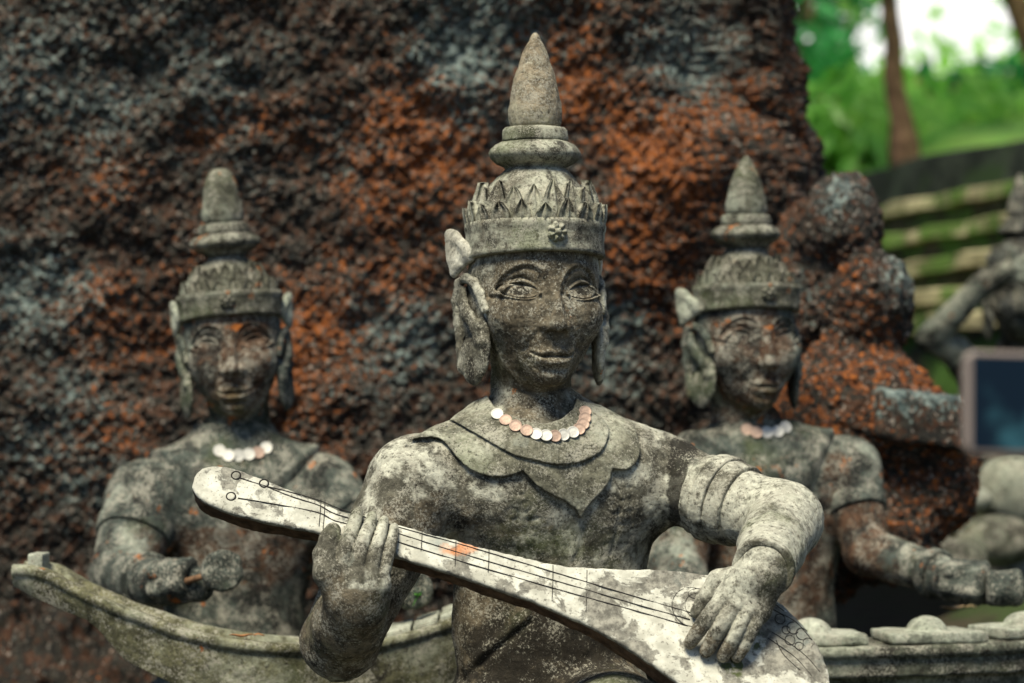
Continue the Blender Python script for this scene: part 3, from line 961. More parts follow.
def build_lute():
    top = [(191.5, 487), (194, 476), (202, 468), (213, 465), (228, 466.5), (260, 476.5), (290, 488.5), (320, 501), (345, 510), (372, 517.5), (400, 524), (450, 538), (500, 550.5), (540, 560), (572, 565.5), (610, 567.5),
           (650, 568), (690, 571), (725, 577), (757, 588), (785, 605), (808, 629), (824, 655), (832, 683), (831, 704), (822, 720)]
    bot = [(800, 734), (770, 736), (735, 722), (700, 697), (680, 684), (656, 667), (628, 648.5), (592, 627), (551, 609), (524, 598), (480, 583), (440, 569.5), (399, 557), (345, 540.5), (319, 532.5), (290, 526.5), (255, 519), (232, 513), (212, 505), (198, 497)]
    poly = smooth_pts([luv(*q) for q in top + bot] + [luv(*top[0])], 3)[:-1]
    pu = np.array(poly)
    TH = 0.036

    def fn(x, y, z):
        q = [x - L0[0], y - L0[1], z - L0[2]]
        u = q[0] * LU[0] + q[1] * LU[1] + q[2] * LU[2]
        v = q[0] * LV[0] + q[1] * LV[1] + q[2] * LV[2]
        w = q[0] * LN[0] + q[1] * LN[1] + q[2] * LN[2]
        d2 = polysd(u, v, poly)
        # belly deepens towards the body, headstock thick
        th = TH + 0.012 * np.clip((u - 0.1) / 0.2, 0, 1) + 0.004 * np.clip((-0.2 - u) / 0.1, 0, 1)
        d = smax(d2 + 0.003 * np.clip(-w / 0.03, 0, 1), np.maximum(w, -w - th), 0.0055)
        return d + 0.0009 * fbm(x, y, z, 55, 3, 151) + 0.0005 * vnoise(x, y, z, 260, 155)
    P = [L0 + a * LU + b * LV for a, b in pu]
    lo = np.min(P, 0) - 0.05; hi = np.max(P, 0) + 0.05
    v, f = nets(fn, lo, hi, 0.0022, 0.004)
    q = v - L0
    w = q @ LN; u = q @ LU; vv = q @ LV
    base = L0 + 0.1 * LU
    root = empty('lute', base, 'long pale whitewashed stone lute held slantwise across the front statue', 'lute')
    o = MB().add(v, f).obj('lute_body', M['lute'], root, origin=base)
    at = o.data.attributes.new('stain', 'FLOAT', 'POINT')
    side = np.clip((-w - 0.0035) / 0.006, 0, 1)
    grime_shade = 0
    for (px, py, r, k) in ((725, 590, 0.05, 0.5), (790, 630, 0.05, 0.62), (655, 580, 0.035, 0.4), (230, 490, 0.03, 0.3), (300, 512, 0.02, 0.35), (600, 600, 0.03, 0.2), (560, 583, 0.02, 0.25), (640, 640, 0.03, 0.3), (500, 570, 0.03, 0.2), (760, 655, 0.035, 0.45), (465, 560, 0.02, 0.35)):
        a = luv(px, py)
        grime_shade = np.maximum(grime_shade, k * np.exp(-((u - a[0]) ** 2 + (vv - a[1]) ** 2) / r ** 2))
    at.data.foreach_set('value', np.maximum(side, grime_shade * 0.55).astype(f32))
    at = o.data.attributes.new('rust', 'FLOAT', 'POINT')
    a = luv(460, 548)
    at.data.foreach_set('value', np.exp(-((u - a[0]) ** 2 / 0.04 ** 2 + (vv - a[1]) ** 2 / 0.018 ** 2)).astype(f32))
    at = o.data.attributes.new('moss', 'FLOAT', 'POINT')
    mo = 0
    for (px, py, r, k) in ((735, 664, 0.022, 1.0), (755, 640, 0.02, 0.8), (700, 650, 0.012, 0.5)):
        a = luv(px, py)
        mo = np.maximum(mo, k * np.exp(-((u - a[0]) ** 2 + (vv - a[1]) ** 2) / r ** 2))
    at.data.foreach_set('value', np.asarray(mo, f32))

    def line(name, pts, r, seg=6):
        P3 = [on_lute(*p, 0.0004) for p in smooth_pts(pts, 6)]
        m = MB(); add_tube(m, P3, r, seg)
        return m.obj(name, M['ink'], root, origin=base)
    # three strings: from the pegs over the nut and down the neck to the bridge
    line('string', [(239, 477.5), (262, 485), (290, 492), (318, 500), (335, 507), (352, 513), (400, 527.5), (470, 547), (560, 574), (640, 598), (692, 613)], 0.0008)
    line('string', [(265, 486), (290, 496), (318, 505), (333, 513), (350, 518.5), (400, 534), (470, 556), (560, 582), (640, 605.5), (690, 619.5)], 0.0008)
    line('string', [(238, 498), (280, 505), (318, 512.5), (333, 520), (350, 525), (400, 542.5), (470, 564), (560, 590), (640, 612), (688, 626)], 0.0008)
    for a, b in (((321, 499), (319, 526)), ((325, 500), (323, 529)), ((422, 531), (421, 551)), ((456, 541), (455, 566)), ((489, 549), (488, 572)), ((553, 565), (552, 601)), ((587, 570), (586, 612))):
        line('fret', [a, ((a[0] + b[0]) / 2 + 0.3, (a[1] + b[1]) / 2), b], 0.0005)

    def oval(name, cx, cy, rx, ry, r, a0=0, a1=360, parent=root):
        c = np.array(luv(cx, cy)); s = 3.08 / FPX
        P3 = []
        for k in range(25):
            th = math.radians(a0 + (a1 - a0) * k / 24)
            P3.append(L0 + (c[0] + rx * s * math.cos(th)) * LU + (c[1] + ry * s * math.sin(th)) * LV + 0.0004 * LN)
        m = MB(); add_tube(m, P3, r, 6)
        return m.obj(name, M['ink'], parent, origin=base)
    for cx, cy in ((236, 475.5), (264, 483.5), (231, 496.5)):
        c = on_lute(cx, cy, 0.0)
        m = MB()
        vv_, ff_ = lathe([(0, -0.004), (0.0048, -0.004), (0.0050, 0.0002), (0.0035, 0.0008), (0, 0.0010)], seg=20, step=0.001)
        m.add(c + vv_[:, :1] * LU + vv_[:, 1:2] * LV + vv_[:, 2:3] * LN, ff_)
        pg = m.obj('tuning_peg', M['lute'], root, origin=base)
        oval('peg_outline', cx, cy, 4.6, 4.6, 0.0010, parent=pg)
    # incised sound ring beside the hand and scroll ornament on the far end
    oval('incised_ring', 692, 607, 20, 22, 0.0005, 60, 300)
    oval('incised_ring', 697, 606, 12, 14, 0.0004, 70, 290)
    oval('incised_ring', 699, 594, 11, 6, 0.0005)
    for cx, cy, r in ((793, 628, 6), (802, 634, 6), (808, 643, 5), (790, 640, 5), (780, 619, 5), (799, 646, 4), (786, 630, 4)):
        oval('incised_scroll', cx, cy, r, r * 1.1, 0.00045, RNG.uniform(0, 90), RNG.uniform(290, 400))
    for pts in ([(768, 638), (780, 646), (796, 658), (812, 676)], [(772, 632), (788, 642), (806, 656), (820, 672)], [(760, 602), (778, 612), (796, 622), (812, 640)], [(752, 597), (768, 600), (784, 611)], [(776, 640), (784, 655), (800, 670)]):
        line('incised_scroll', pts, 0.00045)


build_lute()

# ------------------------------------------------------------------ the lute player
CY = math.radians(20)                       # the figure is turned towards its left
C_BASE = np.array([0.04, 3.36, 0.42])
C_HEAD = W(535, 293.5, 3.33)
C_TOR = W(553, 510, 3.345)


def tl(x, y, z, c, a=CY):
    """into a frame at c turned by a about the vertical"""
    X, Y = x - c[0], y - c[1]
    co, si = math.cos(a), math.sin(a)
    return X * co + Y * si, -X * si + Y * co, z - c[2]


def to_px(x, y, z):
    return 512 + x / y * FPX, HOR - (z - ZC) / y * FPX


L_SH, R_SH = W(416, 486, 3.275), W(661, 479, 3.355)
L_EL, L_WR = W(340, 641, 3.18), W(358, 603, 3.078)
R_EL, R_WR = W(783, 521, 3.23), on_lute(763, 569, 0.066)
WAX = (R_EL - R_WR) / np.linalg.norm(R_EL - R_WR)


def torso_sdf(x, y, z, detail=True):
    X, Y, Z = tl(x, y, z, C_TOR)
    d = ell(X, Y, Z - 0.005, (0.150, 0.096, 0.155))
    d = smin(d, ell(X + 0.006, Y, Z + 0.150, (0.138, 0.090, 0.17)), 0.05)
    d = smin(d, ell(np.abs(X) - 0.07, Y + 0.052, Z - 0.03, (0.075, 0.05, 0.075)), 0.035)
    d = smin(d, cap(x, y, z, L_SH + np.array([0.01, 0.0, 0.0]), R_SH + np.array([-0.01, 0, 0]), 0.058, 0.056), 0.05)
    nk = W(529, 405, 3.345)
    d = smin(d, cap(x, y, z, nk, nk - np.array([0, 0, 0.06]), 0.056, 0.075), 0.035)
    for s in (L_SH, R_SH):
        d = smin(d, cap(x, y, z, nk - np.array([0, -0.01, 0.055]), s + np.array([0, 0, 0.002]), 0.055, 0.055), 0.03)
    h = W(553, 742, 3.35)
    d = smin(d, ell(x - h[0], y - h[1], z - h[2], (0.175, 0.125, 0.115)), 0.05)
    d = smin(d, cap(x, y, z, W(602, 735, 3.3), W(622, 742, 3.09), 0.095, 0.085), 0.02)
    d = smin(d, cap(x, y, z, W(500, 745, 3.3), W(390, 790, 3.08), 0.09, 0.07), 0.03)
    d = smin(d, cap(x, y, z, W(390, 795, 3.06), W(540, 815, 2.98), 0.062, 0.045), 0.02)
    d = smin(d, cap(x, y, z, W(640, 770, 3.07), W(540, 812, 2.96), 0.062, 0.045), 0.02)
    d = smin(d, chain(x, y, z, [L_SH, L_SH * 0.5 + L_EL * 0.5 + np.array([-0.004, 0, 0]), L_EL], [0.066, 0.058, 0.050], 0.01), 0.02)
    d = smin(d, chain(x, y, z, [L_EL, L_EL * 0.45 + L_WR * 0.55, L_WR], [0.050, 0.047, 0.034], 0.01), 0.012)
    d = smin(d, chain(x, y, z, [R_SH, R_SH * 0.5 + R_EL * 0.5, R_EL], [0.058, 0.050, 0.051], 0.01), 0.010)
    d = smin(d, smax(chain(x, y, z, [R_EL, R_EL * 0.45 + R_WR * 0.55, R_WR - WAX * 0.03], [0.051, 0.043, 0.0360], 0.01), -((x - R_WR[0]) * WAX[0] + (y - R_WR[1]) * WAX[1] + (z - R_WR[2]) * WAX[2]), 0.003), 0.014)
    if detail:
        px, py = to_px(x, y, z)
        fr = (Y < 0.0) * np.clip((0.1 - np.abs(X)) / 0.02 + 2.2, 0, 1)
        r = 0.0034 * g(pline(px, py, [(581, 518), (584, 530), (580, 548), (574, 562)]), 2.6)
        for cx, cy, q in ((521, 488, 7), (526, 507, 5), (512, 514, 6), (613, 505, 9)):
            dd = np.hypot(px - cx, (py - cy))
            r += 0.0022 * g(np.abs(dd - q), 1.4) + 0.0015 * g(dd, 1.8)
        r += 0.0022 * g(pline(px, py, [(613, 470), (618, 485), (620, 505), (617, 530), (610, 556)]), 1.4)
        r += 0.0018 * g(pline(px, py, [(629, 478), (632, 500), (631, 530)]), 1.3)
        for yy in (479, 489, 501, 513, 525):
            r += 0.0018 * g(pline(px, py, [(618, yy), (632, yy - 2)]), 1.2)
        r += 0.0024 * g(pline(px, py, [(528, 521), (538, 518)]), 1.6)
        r += 0.0035 * g(pline(px, py, [(462, 682), (490, 655), (530, 622)]), 2.2) - 0.004 * g(pline(px, py, [(452, 676), (486, 648), (526, 616)]), 4.5)
        r += 0.0040 * g(pline(px, py, [(447, 640), (455, 652), (470, 690)]), 2.5)
        # crease in the bent elbow
        fa = (px > 730)
        d = d + r * fr + 0.003 * fa * g(pline(px, py, [(753, 520), (768, 508), (786, 500)]), 2.6)
    return d


def rough_skin(x, y, z):
    return 0.0014 * fbm(x, y, z, 38, 4, 171, 0.6) + 0.0006 * vnoise(x, y, z, 300, 175)


def hand_right(x, y, z):
    """the hand spread on the lute's face, fingers pointing down to the left"""
    K = [on_lute(727, 595, 0.040), on_lute(739, 600, 0.042), on_lute(750, 605, 0.040), on_lute(760, 611, 0.036)]
    w = on_lute(761, 573, 0.056)
    d = None
    for i, k in enumerate(K):
        a = w + (k - w) * 0.15 + np.array([(i - 1.5) * 0.007, 0, 0])
        c = cap(x, y, z, a, k, 0.0215, 0.0145)
        d = c if d is None else smin(d, c, 0.010)
    F = [[K[0], on_lute(708, 617, 0.037), on_lute(696, 634, 0.022), on_lute(690, 643, 0.010)],
         [K[1], on_lute(724, 622, 0.039), on_lute(713, 640, 0.023), on_lute(706, 651, 0.010)],
         [K[2], on_lute(739, 627, 0.037), on_lute(729, 646, 0.022), on_lute(723, 656, 0.010)],
         [K[3], on_lute(751, 630, 0.033), on_lute(743, 647, 0.020), on_lute(737, 657, 0.009)]]
    R = [[0.0118, 0.0102, 0.0094, 0.0082], [0.0118, 0.0104, 0.0096, 0.0084], [0.0114, 0.0100, 0.0092, 0.008], [0.0106, 0.0092, 0.0084, 0.0074]]
    fg = None
    for P, r in zip(F, R):
        c = chain(x, y, z, [np.array(q) for q in smooth_pts(P, 3)], np.interp(np.linspace(0, len(r) - 1, 3 * len(r) - 2), range(len(r)), r), 0.0012)
        fg = c if fg is None else np.minimum(fg, c)
    d = smin(d, fg, 0.007)
    th = chain(x, y, z, [w + np.array([-0.018, 0.0, -0.006]), on_lute(719, 581, 0.030), on_lute(706, 598, 0.018), on_lute(697, 612, 0.009)], [0.019, 0.0145, 0.0112, 0.0088], 0.006)
    d = smin(d, th, 0.006)
    d = smin(d, cap(x, y, z, R_WR + WAX * 0.01, w - WAX * 0.004, 0.0315, 0.0275), 0.012)
    return d


def hand_left(x, y, z):
    """the hand gripping the neck from below, fingers over the face"""
    B = [on_lute(343, 571, 0.010), on_lute(356, 576, 0.014), on_lute(369, 581, 0.012), on_lute(381, 584, 0.006)]
    w = L_WR
    d = cap(x, y, z, w, on_lute(361, 588, -0.008), 0.031, 0.030)
    for i, b in enumerate(B):
        d = smin(d, cap(x, y, z, w + np.array([(i - 1.5) * 0.008, -0.002, 0.012]), b, 0.0225, 0.0125), 0.010)
    F = [[B[0], on_lute(344, 556, 0.017), on_lute(349, 538, 0.0185), on_lute(355, 521, 0.0125), on_lute(358, 512.5, 0.005)],
         [B[1], on_lute(359, 558, 0.021), on_lute(363, 541, 0.0205), on_lute(370, 524, 0.0125), on_lute(372, 516, 0.005)],
         [B[2], on_lute(373, 562, 0.019), on_lute(377, 546, 0.019), on_lute(382, 529, 0.0115), on_lute(384, 520, 0.005)],
         [B[3], on_lute(385, 567, 0.012), on_lute(389, 552, 0.014), on_lute(393, 537, 0.010), on_lute(394, 527, 0.005)]]
    R = [[0.0112, 0.0104, 0.0096, 0.0086, 0.0070], [0.0108, 0.0098, 0.0090, 0.0080, 0.0066], [0.0102, 0.0090, 0.0084, 0.0074, 0.0062], [0.0094, 0.0084, 0.0078, 0.0068, 0.0058]]
    fg = None
    for P, r in zip(F, R):
        c = chain(x, y, z, [np.array(q) for q in smooth_pts(P, 3)], np.interp(np.linspace(0, len(r) - 1, 3 * len(r) - 2), range(len(r)), r), 0.0012)
        fg = c if fg is None else np.minimum(fg, c)
    d = smin(d, fg, 0.004)
    th = chain(x, y, z, [w + np.array([-0.016, -0.012, 0.012]), on_lute(327, 573, 0.010), on_lute(325, 555, 0.014), on_lute(330, 538, 0.014), on_lute(333, 530.5, 0.010)], [0.024, 0.0175, 0.0150, 0.0128, 0.0105], 0.006)
    d = smin(d, th, 0.003)
    d = smin(d, chain(x, y, z, [L_EL, L_EL * 0.45 + L_WR * 0.55, L_WR], [0.050, 0.047, 0.034], 0.01), 0.03)
    # thumb nail
    nl = on_lute(332.5, 535, 0.0265)
    q = np.sqrt(((x - nl[0]) / 0.0060) ** 2 + ((z - nl[2]) / 0.0075) ** 2)
    d = d + 0.0012 * g(np.abs(q - 1), 0.22) * (y < nl[1] + 0.02)
    return d


def set_stain(o, v, blobs, name='stain'):
    s = np.zeros(len(v))
    for c, r, k in blobs:
        s = np.maximum(s, k * np.clip(1.6 - np.linalg.norm((v - np.array(c)) / np.array(r), axis=1), 0, 1))
    o.data.attributes.new(name, 'FLOAT', 'POINT').data.foreach_set('value', s.astype(f32))


def build_center():
    root = empty('statue', C_BASE, 'large sharp front statue in a tall pointed crown, playing a pale lute', 'statue', 'seated stone musicians')
    mb = MB()
    v, f = nets(lambda x, y, z: torso_sdf(x, y, z) + rough_skin(x, y, z), (-0.34, 2.86, 0.40), (0.46, 3.52, 1.045), 0.0028, 0.004)
    mb.add(v, f)
    for fn, lo, hi in ((hand_right, on_lute(730, 612, 0.02) - 0.085, on_lute(730, 612, 0.02) + 0.085), (hand_left, on_lute(357, 568, 0.0) - 0.10, on_lute(357, 568, 0.0) + 0.10)):
        hv, hf = nets(lambda x, y, z: fn(x, y, z) + 0.3 * rough_skin(x, y, z), lo, hi, 0.0013, 0.003)
        mb.add(hv, hf)
    mb.add(head_to_world(C_HEAD, math.radians(16)), HEAD_F)
    v = np.concatenate(mb.v)
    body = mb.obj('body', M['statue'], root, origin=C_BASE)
    H = C_HEAD
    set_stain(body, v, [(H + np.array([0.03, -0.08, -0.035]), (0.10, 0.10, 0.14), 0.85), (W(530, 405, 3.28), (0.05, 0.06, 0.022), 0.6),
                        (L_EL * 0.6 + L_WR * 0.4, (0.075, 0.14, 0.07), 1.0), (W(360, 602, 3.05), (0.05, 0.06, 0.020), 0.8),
                        (W(535, 650, 3.25), (0.16, 0.16, 0.10), 1.0), (W(430, 520, 3.2), (0.09, 0.08, 0.04), 0.62), (W(520, 530, 3.2), (0.10, 0.06, 0.022), 0.5),  # belly and lower chest: brown stain with shade painted into it
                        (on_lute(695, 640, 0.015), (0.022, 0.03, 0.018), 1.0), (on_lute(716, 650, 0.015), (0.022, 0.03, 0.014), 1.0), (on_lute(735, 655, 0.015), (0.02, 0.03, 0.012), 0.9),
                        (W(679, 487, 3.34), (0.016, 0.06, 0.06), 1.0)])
    set_stain(body, v, [(R_EL, (0.075, 0.1, 0.07), 0.85), (R_EL * 0.6 + R_SH * 0.4, (0.07, 0.1, 0.06), 0.6), (R_WR * 0.6 + R_EL * 0.4, (0.06, 0.08, 0.05), 0.9), (W(408, 462, 3.24), (0.05, 0.06, 0.03), 0.5),
                        (W(372, 492, 3.2), (0.012, 0.05, 0.03), 0.6), (on_lute(745, 592, 0.04), (0.035, 0.05, 0.028), 0.35), (on_lute(368, 530, 0.01), (0.03, 0.03, 0.022), 0.8),
                        (W(553, 314, 3.21), (0.012, 0.04, 0.024), 0.42), (W(584, 328, 3.25), (0.014, 0.04, 0.022), 0.42), (W(650, 440, 3.35), (0.05, 0.06, 0.02), 0.4), (W(500, 345, 3.27), (0.01, 0.03, 0.03), 0.35)], 'lichen')
    set_stain(body, v, [(W(675, 490, 3.33), (0.011, 0.09, 0.055), 1.1), (W(680, 449, 3.35), (0.016, 0.08, 0.010), 1.0), (W(540, 660, 3.25), (0.14, 0.14, 0.06), 0.75), (W(519, 291, 3.24), (0.013, 0.03, 0.0045), 1.0), (W(583, 291, 3.26), (0.010, 0.03, 0.0045), 1.0), (W(540, 548, 3.24), (0.09, 0.06, 0.014), 0.5), (W(440, 520, 3.22), (0.06, 0.06, 0.018), 0.4), (W(545, 405, 3.28), (0.04, 0.06, 0.014), 0.35), (L_EL * 0.6 + L_WR * 0.4, (0.05, 0.1, 0.045), 0.25), (W(402, 525, 3.2), (0.05, 0.05, 0.012), 0.5), (W(650, 540, 3.3), (0.03, 0.1, 0.03), 0.4), (W(535, 560, 3.22), (0.08, 0.05, 0.012), 0.5)], 'grime_shade')  # black dirt; on belly and lower chest it also paints in the shade
    dress_head(root, C_BASE, H, math.radians(16), 'front')

    # ring collar and the scalloped cape below it, shells raised from the chest
    ring = smooth_pts([(446, 424), (452, 420.5), (468, 429), (493, 444.5), (515, 455.5), (542, 462), (564, 464.5), (586, 460), (602, 449.5), (609.5, 433), (604, 421), (585, 405)], 3) + [(577, 398), (573, 409), (562, 418.5), (545, 423.5), (525, 422.5), (506, 415), (494, 406), (487, 396), (466, 405)]
    cape = smooth_pts([(404, 444), (416, 438), (433, 437), (444, 441), (455, 455), (468, 468), (485, 475.5), (501, 477), (515, 474.5), (523, 470.5)], 3) + smooth_pts([(524, 472), (537, 486.5), (553, 495.5), (567, 502), (577, 511), (581, 518)], 3) + smooth_pts([(582, 517), (589, 505), (602, 491.5), (610.5, 479), (612.5, 468)], 3) + smooth_pts([(614, 469), (627, 469.5), (636.5, 462), (640, 450), (638, 440), (634, 424)], 3) + [(600, 405), (577, 400), (573, 411), (562, 420), (545, 425), (525, 424), (506, 417), (494, 408), (487, 400), (466, 408), (430, 428)]

    def shell(poly, t, back):
        def fn(x, y, z):
            px, py = to_px(x, y, z)
            q = polysd(px, py, poly) / 733.0
            X, Y, Z = tl(x, y, z, C_TOR)
            b = torso_sdf(x, y, z, False)
            d = smax(smax(q, b - t, 0.0025), -b - 0.012, 0.002)
            return np.maximum(d, Y - back) + 0.6 * rough_skin(x, y, z)
        return fn
    for name, poly, t, back in (('ring_collar', ring, 0.0145, 0.075), ('scalloped_cape', cape, 0.0090, 0.06)):
        sv, sf = nets(shell(poly, t, back), (-0.17, 3.17, 0.82), (0.19, 3.46, 1.06), 0.0015, 0.003)
        o = MB().add(sv, sf).obj(name, M['collar'], root, origin=C_BASE)
    # three bands on the upper arm, one above the wrist
    ax = (R_EL - R_SH) / np.linalg.norm(R_EL - R_SH)
    L = np.linalg.norm(R_EL - R_SH)

    def arm_band(a, b, t):
        def fn(x, y, z):
            s = (x - R_SH[0]) * ax[0] + (y - R_SH[1]) * ax[1] + (z - R_SH[2]) * ax[2]
            d = chain(x, y, z, [R_SH, R_SH * 0.5 + R_EL * 0.5, R_EL], [0.058, 0.050, 0.051], 0.01)
            return smax(smax(d - t, np.maximum(a - s, s - b), 0.002), -d - 0.006, 0.002) + 0.6 * rough_skin(x, y, z)
        return fn
    c = R_SH * 0.6 + R_EL * 0.4
    for a, b, t in ((0.073, 0.091, 0.0045), (0.091, 0.113, 0.0095), (0.1135, 0.139, 0.0065)):
        bv, bf = nets(arm_band(a, b, t), c - 0.105, c + 0.105, 0.0017, 0.004)
        MB().add(bv, bf).obj('armband', M['statue'], root, origin=C_BASE)
    wa = (R_EL - R_WR) / np.linalg.norm(R_EL - R_WR)

    def cuff(x, y, z):
        s = (x - R_WR[0]) * wa[0] + (y - R_WR[1]) * wa[1] + (z - R_WR[2]) * wa[2]
        d = chain(x, y, z, [R_EL, R_EL * 0.45 + R_WR * 0.55, R_WR - WAX * 0.03], [0.051, 0.043, 0.0360], 0.01)
        return smax(smax(d - 0.0014, np.abs(s - 0.004) - 0.0050, 0.0012), -d - 0.008, 0.002) + 0.5 * rough_skin(x, y, z)
    bv, bf = nets(cuff, R_WR - 0.06, R_WR + 0.06, 0.0013, 0.004)
    MB().add(bv, bf).obj('bracelet', M['statue'], root, origin=C_BASE)


build_center()

# ------------------------------------------------------------------ the two musicians behind, and their instruments
def rear_statue(label, key, head_at, yaw, base, prims, stains, sc, roll=0.0, clip=True):
    root = empty('statue', base, label, 'statue', 'seated stone musicians')
    base = np.array(base)

    def fn(x, y, z):
        d = None
        for p in prims:
            if p[0] == 'e':
                X, Y, Z = tl(x, y, z, p[1], p[3])
                e = ell(X, Y, Z, p[2]); k = p[4]
            else:
                e = chain(x, y, z, p[1], p[2], 0.01); k = p[3]
            d = e if d is None else smin(d, e, k)
        return d + 0.0020 * fbm(x, y, z, 30, 4, 211, 0.6)
    pts = np.concatenate([np.array(p[1]).reshape(-1, 3) for p in prims])
    rmax = [(max(p[2]) if not isinstance(p[2], (int, float)) else p[2]) for p in prims]
    lo = np.min(pts, 0) - 0.2; hi = np.max(pts, 0) + 0.2
    if clip:
        hi[2] = min(hi[2], head_at[2] - 0.13)
    lo[2] = max(lo[2], 0.38)
    v, f = nets(fn, lo, hi, 0.0045, 0.006)
    mb = MB().add(v, f).add(head_to_world(head_at, yaw, sc, roll, REAR_V), REAR_F)
    v = np.concatenate(mb.v)
    o = mb.obj('body', M['back'], root, origin=base)
    set_stain(o, v, stains)
    dress_head(root, base, head_at, yaw, key, sc, roll)
    return root, base, fn


def shell_part(root, base, name, fn, mat, lo, hi, h=0.003):
    v, f = nets(fn, lo, hi, h, 0.006)
    return MB().add(v, f).obj(name, mat, root, origin=base)


def collar_for(root, base, bodyfn, c, yaw, r_in, r_out, t, mat):
    """a broad ring collar lying on the shoulders of a rear statue"""
    def fn(x, y, z):
        X, Y, Z = tl(x, y, z, c, yaw)
        q = np.sqrt(X ** 2 + (Y * 1.25) ** 2 + (Z * 0.9) ** 2)
        b = bodyfn(x, y, z)
        return smax(smax(np.abs(q - (r_in + r_out) / 2) - (r_out - r_in) / 2, b - t, 0.002), -b - 0.012, 0.002)
    return shell_part(root, base, 'ring_collar', fn, mat, c - 0.2, c + np.array([0.2, 0.2, 0.06]), 0.003)


def band_for(root, base, name, a, b, s0, s1, r0, r1, t, mat):
    ax = (b - a) / np.linalg.norm(b - a)
    def fn(x, y, z):
        s = (x - a[0]) * ax[0] + (y - a[1]) * ax[1] + (z - a[2]) * ax[2]
        d = cap(x, y, z, a, b, r0, r1)
        return smax(smax(d - t, np.maximum(s0 - s, s - s1), 0.003), -d - 0.01, 0.003)
    m = (a + b) / 2; L = np.linalg.norm(b - a)
    return shell_part(root, base, name, fn, mat, m - L / 2 - r0 - 0.03, m + L / 2 + r0 + 0.03, 0.003)


def fist(c, ax, up, r=0.0115, w=0.0165):
    """finger chains of a closed hand around an axis"""
    ax = np.array(ax, float); ax /= np.linalg.norm(ax)
    up = np.array(up, float); up -= ax * (up @ ax); up /= np.linalg.norm(up)
    n = np.cross(ax, up)
    out = [('c', [c - ax * 0.028 - up * 0.004, c + ax * 0.026 - up * 0.004], [0.030, 0.029], 0.015)]
    for i in range(4):
        o = c + ax * (i - 1.5) * w
        out.append(('c', [o + up * 0.030 + n * 0.004, o + up * 0.026 + n * 0.030, o - up * 0.002 + n * 0.041, o - up * 0.020 + n * 0.028], [r, r * 1.05, r, r * 0.85], 0.003))
    out.append(('c', [c - ax * 0.030 + up * 0.01, c - ax * 0.036 + n * 0.024 + up * 0.018, c - ax * 0.022 + n * 0.042 + up * 0.024], [0.016, 0.0135, 0.0105], 0.004))
    return out


